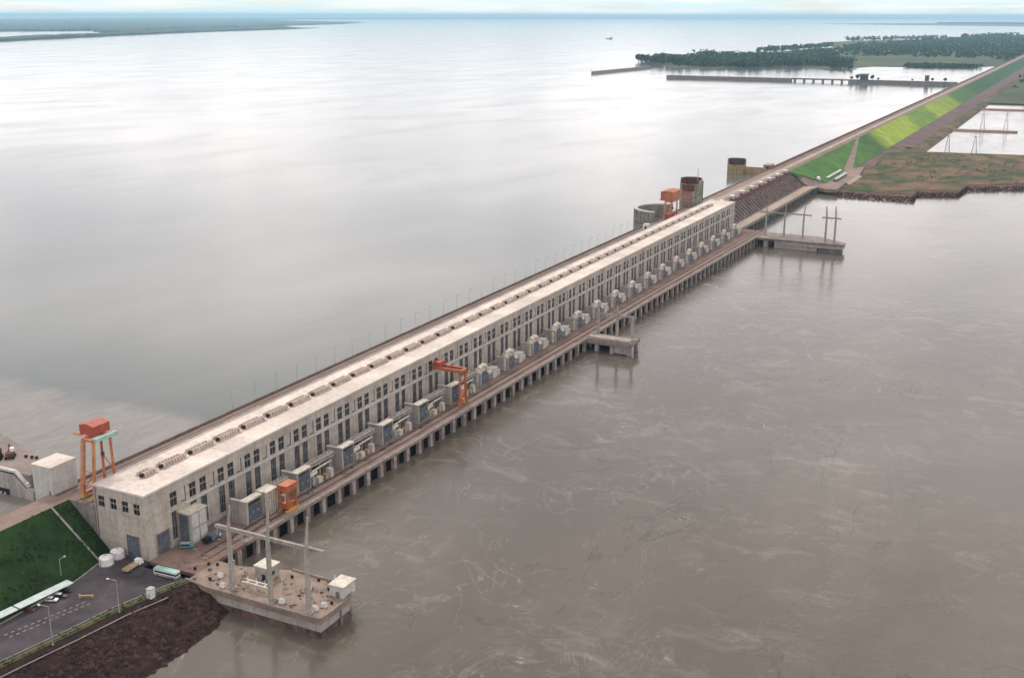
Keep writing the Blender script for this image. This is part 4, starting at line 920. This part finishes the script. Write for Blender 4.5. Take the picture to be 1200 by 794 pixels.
sp = [(788, -66+d) for d in (-6, -13, -22, -29, -36)]
clutter('post_insulator', ['thin post insulator on the far platform, %s from the shore' % ordn(i+1) for i in range(5)], 'insulator', 'post insulators on the far platform', b_post, sp)

# ------------------------------------------------------------------ spillway beyond the powerhouse
def spillway():
    t = thing('spillway', 'sloping dark red spillway gates and piers beyond the powerhouse', 'dam', (975, -10, 8))
    MB().hexa([(808.3, -21, -4), (1140, -21, -4), (1140, .3, -4), (808.3, .3, -4)], [(808.3, -20, 6), (1140, -20, 6), (1140, .3, 24), (808.3, .3, 24)]).part('weir', 'sprib', t)
    gm = MB().hexa([(0, -16.5, 9.3), (8.2, -16.5, 9.3), (8.2, -15.7, 9.3), (0, -15.7, 9.3)], [(0, -4.6, 21), (8.2, -4.6, 21), (8.2, -3.8, 21), (0, -3.8, 21)]).mesh('gate', 'spgate')
    pm = MB(); pm.v = [(x, y, z) for x in (0, 1.9) for y, z in ((-20.5, 4), (-20.5, 8.5), (-2, 25.3), (.2, 25.3), (.2, 4))]
    pm.f = [(0, 1, 2, 3, 4), (9, 8, 7, 6, 5)]+[(i, 5+i, 5+(i+1) % 5, (i+1) % 5) for i in range(5)]; pm = pm.mesh('rib', 'sprib')
    for k in range(33):
        x = 809+k*10.02-975
        o = bpy.data.objects.new('rib', pm); C.objects.link(o); o.parent = t; o.location = (x, 10, -8)
        g = bpy.data.objects.new('gate', gm); C.objects.link(g); g.parent = t; g.location = (x+1.85, 10, -8+(.5 if k % 4 else 0))
    MB().box(808.5, 1140, -3.6, -2.4, 23.6, 25.2).part('red_beam', 'spred', t); MB().bar((809, -10, 17.4), (1140, -10, 17.4), .9).part('red_beam', 'spred', t)
    MB().box(808.5, 1142, -2.3, .28, 25.3, 26.0).part('walkway', 'deckedge', t)
spillway()
p = None
for k in range(8):
    lab = 'pale hoist house on top of the spillway, %s from the powerhouse' % ordn(k+1); x = 846+k*38.5
    if p is None:
        p = thing('hoist_house', lab, 'hoist house', (x, -1.2, 26.0), 'hoist houses along the spillway'); p.scale = (.72, .9, .75)
        MB().box(-4.2, 4.2, -2.6, 2.0, 0, 4.6).obj('wall', 'conclight', p); MB().box(-4.5, 4.5, -2.9, 2.3, 4.6, 5.0).obj('roof', 'white', p); MB().box(-1.2, 1.2, -2.68, -2.6, .2, 2.6).obj('door', 'black', p)
        MB().box(6, 11, -2.0, 1.0, 0, 2.6).obj('winch', 'hedge', p); MB().box(-11, -6.5, -2.2, .6, 0, 2.0).obj('motor_bank', 'rail', p)
    else: copy_tree(p, (x, -1.2, 26.0), lab)
t = thing('spillway_bridge', 'narrow pale road bridge on dark piers at the foot of the spillway', 'bridge', (980, -28, 8))
MB().prism([(812.2, -20.5), (812.2, -33), (1120, -34.5), (1142, -37), (1142, -21)], 6.6, 8.02).part('road', 'pale', t)
MB().prism([(815, -33), (815, -33.8), (1120, -35.3), (1120, -34.5)], 6.0, 9.0).part('parapet', 'deckedge', t); MB().prism([(813, -20.5), (813, -21.2), (1140, -21.5), (1140, -20.8)], 8.02, 8.9).part('parapet', 'deckedge', t)
MB().box(814, 1140, -31.2, -22, -6, 6.6).part('shadow_backing', 'void', t)  # near-black block added for the shade under the bridge
m = MB().box(-1, 1, -12.4, -9.5, -14, -1.4).mesh('pier', 'concd')
for k in range(25):
    o = bpy.data.objects.new('pier', m); C.objects.link(o); o.parent = t; o.location = (822+k*12.5-980, -21+28, 0)
struct(MB().box(1138, 1152, -37.5, 0, -3, 7.4), 'spillway_abutment', 'concd')
struct(MB().quad((1131, -1.9, 26.02), (1139.5, -1.9, 26.02), (1189, -41.5, 6.2), (1189, -41.5, 5), (1141, -30, 5)).quad((1131, -1.9, 26.02), (1141, -30, 5), (1138, -2, 5)), 'abutment_slope', 'sprib')

# ------------------------------------------------------------------ upstream round towers
t = thing('round_basin', 'low wide round concrete wall standing in the reservoir behind the far crane', 'tower', (748, 28, 21))
MB().ring(748, 28, 10, 33.0, 27, 25.4, R(-2), R(182), 36).part('wall', 'moss', t); MB().ring(748, 28, 33.0, 34.2, 28.0, 24.9, R(-2), R(182), 36).part('rim', 'conclight', t)
bt = MB().box(-.9, .9, 0, 1.2, 12, 33).mesh('buttress', 'moss')
for k in range(9):
    a = R(15+k*19); o = bpy.data.objects.new('buttress', bt); C.objects.link(o); o.parent = t; o.location = (27*math.cos(a), 27*math.sin(a), -21); o.rotation_euler.z = a-math.pi/2
t = thing('round_tower', 'tall round weathered tower with rusty inner wall by the powerhouse end', 'tower', (819, 23.5, 26))
MB().ring(819, 23.5, 10, 52, 11.3, 10.2, 0, 2*math.pi, 40, top0=lambda a: 54.5 if math.cos(a-R(16)) > .15 else (49.5 if math.sin(a-R(16)) > -.75 else 53)).part('wall', 'moss', t)
MB().ring(819, 23.5, 26.2, 54, 10.1, 9.9, R(-60), R(110), 20).part('rusty_lining', 'rust', t)
MB().ring(819, 23.5, 42.5, 49.4, 11.6, 11.32, R(150), R(215), 14).part('rust_stain_plate', 'rust', t)
hb = MB().ring(0, 0, 0, 1.3, 11.6, 11.32, R(150), R(205), 12).mesh('brick_band', 'rustorange')
for z in (27, 30.5, 34, 37.5, 40.8): o = bpy.data.objects.new('brick_band', hb); C.objects.link(o); o.parent = t; o.location = (0, 0, z-26)
MB().box(824, 828.5, 13.6, 16.5, 26, 51).part('buttress', 'hedge', t)
t = thing('radio_mast', 'thin radio mast on top of the round tower', 'mast', (826, 19, 50)); MB().bar((0, 0, 0), (0, 0, 14), .8, .4, 6).obj('pole', 'galv', t); MB().bar((-.9, 0, 9), (.9, 0, 9), .3).bar((-.7, 0, 11), (.7, 0, 11), .3).obj('aerial', 'galv', t)
t = thing('open_basin', 'ochre half-cut round wall out in the reservoir beyond the spillway', 'tower', (1122, 62, 21))
MB().ring(1122, 62, 10, 30, 11.8, 10.4, 0, 2*math.pi, 48, top0=lambda a: 32.6+6.8*max(0, min(1, (math.cos(a-R(18))-.02)*6))).part('wall', 'ochre', t)
MB().ring(1122, 62, 22, 39, 10.35, 10.1, R(-55), R(95), 16).part('inner_shade_lining', 'rail', t)  # shadow on the far inner side, painted as a dark skin
MB().box(1118, 1121, 25.2, 50.5, 12, 30.5).part('link_wall', 'ochre', t); MB().box(1121, 1128, 25.2, 51, 26.5, 28).part('link_deck', 'deckedge', t)
t = thing('gate_cabin', 'small brown cabin on the crest near the start of the green embankment', 'hut', (1155, 29, 25)); MB().box(1146, 1164, 25.2, 34, 18, 30).part('wall', 'parapet', t); MB().box(1145, 1165, 25.0, 34.6, 30, 30.8).part('roof', 'concp', t); MB().box(1145.9, 1146, 27, 30, 25, 28).part('door', 'black', t)
for x, y, lab in ((676, 18, 'small white kiosk on the crest before the low round wall'), (842, 7.5, 'small white kiosk just past the powerhouse roof end')):
    t = thing('kiosk', lab, 'kiosk', (x, y, 26.05)); MB().box(-3, 3, -2.5, 2.5, 0, 4).obj('body', 'white', t); MB().box(-3.3, 3.3, -2.8, 2.8, 4, 4.4).obj('roof', 'conclight', t); MB().box(-3.05, -3, -1, 1, 0, 2.6).obj('door', 'black', t)

# ------------------------------------------------------------------ sheds, towers, dikes, trees
for i, (x, y, ln, lab) in enumerate(((1258, -32.5, 86, 'long white-roofed shed nearer the grass slope'), (1240, -45, 70, 'long white-roofed shed nearer the river'))):
    t = thing('long_shed', lab, 'shed', (x, y, 7.2), 'two long sheds at the embankment foot')
    MB().box(-ln/2, ln/2, -2.2, 2.2, 0, 2.8).obj('wall', 'concd', t); MB().hexa([(-ln/2-1, -2.6, 2.8), (ln/2+1, -2.6, 2.8), (ln/2+1, 2.6, 2.8), (-ln/2-1, 2.6, 2.8)], [(-ln/2-1, -.2, 4.0), (ln/2+1, -.2, 4.0), (ln/2+1, .2, 4.0), (-ln/2-1, .2, 4.0)]).obj('roof', 'conclight', t)
    for k in range(4): MB().box(-ln/2+8+k*ln/4, -ln/2+12+k*ln/4, -2.3, -2.2, .2, 2.4).obj('door', 'black', t)
t = thing('silo', 'small white silo at the tip of the grass slope', 'silo', (1181, -29, 7.2)); MB().cyl(0, 0, 0, 7, 2.6, n=12).obj('shell', 'white', t); MB().dome(0, 0, 7, 2.6, 1.6).obj('dome', 'white', t)
t = thing('shrub', 'small dark shrub beside the white silo', 'shrub', (1186, -24.5, 8))
def leaves(n, rx, rz, s, seed, z0=0):
    r = random.Random(seed); mb = MB()
    for i in range(n):
        while True:
            p = Vector((r.uniform(-1, 1), r.uniform(-1, 1), r.uniform(-1, 1)))
            if .25 < p.length < 1: break
        k = 1-.25*abs(p.z); c = Vector((p.x*rx*k, p.y*rx*k, z0+p.z*rz)); a = Vector((r.gauss(0, 1), r.gauss(0, 1), r.gauss(0, 1))).normalized(); b = a.orthogonal().normalized(); d = a.cross(b); q = s*r.uniform(.6, 1.3)
        mb.quad(c+b*q, c+d*q*.8, c-b*q, c-d*q*.8)
    return mb
leaves(60, 3, 2.4, 1.0, 3, 2.4).obj('foliage', 'leaf', t); MB().bar((0, 0, 0), (0, 0, 2), .5, .3, 6).obj('stem', 'trunk', t)
tw = None
for i, (x, y, lab) in enumerate(((1646, -132, 'lattice transmission tower nearer the green embankment in near pond'), (1660, -171, 'lattice transmission tower on the outer side of near pond'), (2127, -142, 'distant lattice tower nearer the embankment past the stone spit'), (2148, -183, 'distant lattice tower on the outer side past the stone spit'))):
    if tw is None:
        tw = thing('transmission_tower', lab, 'pylon', (x, y, 0), 'transmission towers in the pond')
        lg = MB(); w0, w1 = 4.2, .9
        for sx in (-1, 1):
            for sy in (-1, 1): lg.bar((sx*w0, sy*w0, -2), (sx*w1, sy*w1, 30), .42)
        lg.obj('legs', 'galv', tw); br = MB()
        for k in range(5):
            za, zb_ = -2+k*6.4, -2+(k+1)*6.4; wa = w0+(w1-w0)*k/5; wb = w0+(w1-w0)*(k+1)/5
            for s in (-1, 1): br.bar((-wa, s*wa, za), (wb, s*wb, zb_), .25).bar((wa, s*wa, za), (-wb, s*wb, zb_), .25).bar((s*wa, -wa, za), (s*wb, wb, zb_), .25)
        br.obj('bracing', 'galv', tw); MB().bar((0, -8, 30), (0, 8, 30), .6).bar((0, -6, 34), (0, 6, 34), .5).bar((0, 0, 29), (0, 0, 40), .9, .3).obj('cross_arm', 'galv', tw)
    else: copy_tree(tw, (x, y, 0), lab)
t = thing('guide_dike', 'long dark straight lock wall across the far reservoir with gaps in its middle', 'dike', (3240, 475, 21))
MB().box(3232, 3248, 500, 896, 18, 31).part('wall', 'concd', t); MB().box(3232, 3248, 26, 330, 18, 32).part('wall', 'concd', t); MB().box(3233, 3247, 330, 500, 28, 32).part('bridge_deck', 'concd', t)
for k in range(6): MB().box(3234, 3246, 347+k*28, 352+k*28, 15, 28).part('pier', 'concd', t)
MB().box(3228, 3252, 276, 296, 32, 46).part('control_house', 'spgate', t); MB().box(3226, 3254, 274, 298, 46, 49).part('control_house_roof', 'concd', t)
t = thing('dike_cabin', 'small dark square cabin on the dike beside the green embankment', 'hut', (3260, 112, 32)); MB().box(-7, 7, -5, 5, 0, 14).obj('wall', 'spgate', t); MB().box(-8, 8, -6, 6, 14, 16).obj('roof', 'concd', t)
t = thing('breakwater', 'dark detached breakwater lying in the far reservoir', 'dike', (3640, 1205, 21)); MB().prism([(3350, 1208), (3385, 1222), (3885, 1196), (3885, 1180), (3380, 1198)], 15, 30, [(3362, 1209), (3388, 1216), (3880, 1192), (3880, 1184), (3385, 1204)]).part('wall', 'concd', t); MB().bar((3362, 1209, 30), (3362, 1209, 36), 3, 1, 6).part('beacon', 'concd', t)
t = thing('boat', 'tiny boat far out on the open reservoir', 'boat', (8889, 3387, 21.5), None, R(80)); MB().prism([(-30, -6), (22, -6), (34, 0), (22, 6), (-30, 6)], 0, 6).obj('hull', 'concd', t); MB().box(-22, -6, -4, 4, 6, 16).obj('cabin', 'concp', t)
# trees on the island shore and the dike
variants = []
for i in range(4):
    r = random.Random(50+i); mb = leaves(70, 7.5, 6.0, 2.3, 60+i, 11)
    for k in range(3):
        a = r.uniform(0, 6.28); q = leaves(26, 4.2, 3.4, 2.0, 80+i*3+k, 10+r.uniform(-2, 5)); mb2 = [(x+5*math.cos(a), y+5*math.sin(a), z) for x, y, z in q.v]; o = len(mb.v); mb.v += mb2; mb.f += [tuple(o+j for j in f) for f in q.f]
    tk = MB().bar((0, 0, -2), (0, 0, 9), 1.3, .7, 6)
    for k in range(3): a = r.uniform(0, 6.28); tk.bar((0, 0, 6), (4*math.cos(a), 4*math.sin(a), 11), .6, .25, 5)
    variants.append((mb.mesh('crown', 'leaf'), tk.mesh('trunk', 'trunk')))
def tree(x, y, z, s, lab, grp):
    v = random.choice(variants); t = thing('tree', lab, 'tree', (x, y, z), grp, random.uniform(0, 6)); t.scale = (s, s, s*random.uniform(.85, 1.2))
    for nm, me in (('crown', v[0]), ('trunk', v[1])):
        o = bpy.data.objects.new(nm, me); C.objects.link(o); o.parent = t
fr = [(4420, 1395), (3950, 1105), (3998, 862), (4245, 705)]
def along(pts, t):
    t *= len(pts)-1; j = min(int(t), len(pts)-2); f = t-j; return (pts[j][0]+(pts[j+1][0]-pts[j][0])*f, pts[j][1]+(pts[j+1][1]-pts[j][1])*f)
N = 44
for i in range(N):
    x, y = along([(4425, 1440), (4300, 1370), (3990, 1100), (4030, 862), (4260, 715)], i/(N-1)); tree(x+random.uniform(0, 60), y+random.uniform(-8, 8), 22, random.uniform(1.0, 1.9), 'dark green shoreline tree, %s from the open-water tip of the wooded island' % ordn(i+1), 'trees along the island shore')
for i, (x, y, s) in enumerate(((3240, 306, 1.5), (3240, 262, 1.3), (3240, 322, 1.0), (3240, 245, .8), (3245, 60, 1.1), (3245, 95, .9), (3245, 150, .7))):
    tree(x, y, 31, s*.62, 'tree on the far dike, %s from the control house side' % ordn(i+1), 'trees on the far dike')
for i in range(9): tree(4130+random.uniform(-40, 30), 490+i*9, 22, random.uniform(.7, 1.1), 'low tree on the small islet, %s from the embankment side' % ordn(i+1), 'trees on the islet')
def forest():
    r = random.Random(5); mb = MB()
    def clump(x, y, h):
        for k in range(7):
            c = Vector((x+r.uniform(-9, 9), y+r.uniform(-9, 9), 22+h*r.uniform(.25, 1))); a = Vector((r.gauss(0, 1), r.gauss(0, 1), r.gauss(0, 1.2))).normalized(); b = a.orthogonal().normalized(); d = a.cross(b); q = r.uniform(3, 6.5)*(1.5 if x > 5600 else 1)
            mb.quad(c+b*q, c+d*q, c-b*q, c-d*q)
    for k in range(2600):     # wooded front of the island
        t = r.random(); x0, y0 = along([(4430, 1420), (4050, 1100), (4060, 870), (4330, 700), (4300, 560)], t); d = r.random()**1.3*(1300 if .1 < t < .8 else 500)
        clump(x0+25+d, y0+d*.16+r.uniform(-40, 40), r.uniform(14, 26))
    for k in range(900):      # belts further back
        b = r.choice([((9000, 1480), (10300, 850), 34), ((10500, 760), (12000, 420), 40), ((5950, 1330), (7300, 1220), 26), ((5200, 60), (9000, 60), 16), ((4500, 330), (4520, 110), 12), ((6500, 900), (7600, 300), 20)])
        f = r.random(); clump(b[0][0]+(b[1][0]-b[0][0])*f+r.uniform(-70, 70), b[0][1]+(b[1][1]-b[0][1])*f+r.uniform(-30, 30), b[2]*r.uniform(.7, 1.15))
    for k in range(2300): x = r.uniform(5600, 12000); clump(x, r.uniform(60+max(0, x-9000)*.08, 1150-max(0, x-8000)*.12), r.uniform(8, 20))
    for k in range(700): clump(r.uniform(3000, 9000), r.uniform(-700, -110), r.uniform(3, 10))
    tag(mb.obj('island_forest', 'leafy'), kind='stuff')
forest()
def bank_shrubs():
    r = random.Random(9); mb = MB()
    for k in range(260):
        x, y = r.uniform(1290, 1610), r.uniform(-330, -80)
        if math.sin(x*.03+y*.05)+r.uniform(-.8, .8) < .2: continue
        for j in range(6):
            c = Vector((x+r.uniform(-4, 4), y+r.uniform(-4, 4), 4.8+r.uniform(.2, 2.2))); a = Vector((r.gauss(0, 1), r.gauss(0, 1), r.gauss(0, 1))).normalized(); b = a.orthogonal().normalized(); d = a.cross(b); q = r.uniform(.5, 1.2)
            mb.quad(c+b*q, c+d*q, c-b*q, c-d*q)
    tag(mb.obj('bank_scrub', 'scrubleaf'), kind='stuff')
bank_shrubs()
def bank_rocks():
    r = random.Random(19); mb = MB(); e = [(1139, -38), (1122, -70), (1119, -153), (1162, -150), (1182, -197), (1240, -201), (1282, -268), (1300, -420)]
    for k in range(1500):
        x, y = along(e, r.random()); z = r.uniform(-.3, 4.2); x += z*3+r.uniform(-1, 2); q = r.uniform(.7, 2.0); o = len(mb.v)
        mb.v += [(x+q*a*r.uniform(.7, 1.3), y+q*b*r.uniform(.7, 1.3), z+q*c*.7) for a, b, c in ((1, 0, 0), (-1, 0, 0), (0, 1, 0), (0, -1, 0), (0, 0, 1), (0, 0, -1))]
        mb.f += [tuple(o+i for i in f) for f in ((0, 2, 4), (2, 1, 4), (1, 3, 4), (3, 0, 4), (2, 0, 5), (1, 2, 5), (3, 1, 5), (0, 3, 5))]
    tag(mb.obj('bank_rocks', 'stone'), kind='stuff')
bank_rocks()

# ------------------------------------------------------------------ haze
def haze():
    m = bpy.data.materials.new('haze_air'); m.use_nodes = True; n = m.node_tree.nodes; n.clear(); o = n.new('ShaderNodeOutputMaterial'); v = n.new('ShaderNodeVolumePrincipled')
    v.inputs['Color'].default_value = (.48, .80, 1.0, 1); v.inputs['Density'].default_value = 3.5e-5; v.inputs['Anisotropy'].default_value = .2
    m.node_tree.links.new(v.outputs[0], o.inputs['Volume']); MAT['haze'] = m
    tag(MB().box(-6500, FAR+500, -20500, FAR+500, -9, 260).obj('haze', 'haze'), kind='stuff')
haze()
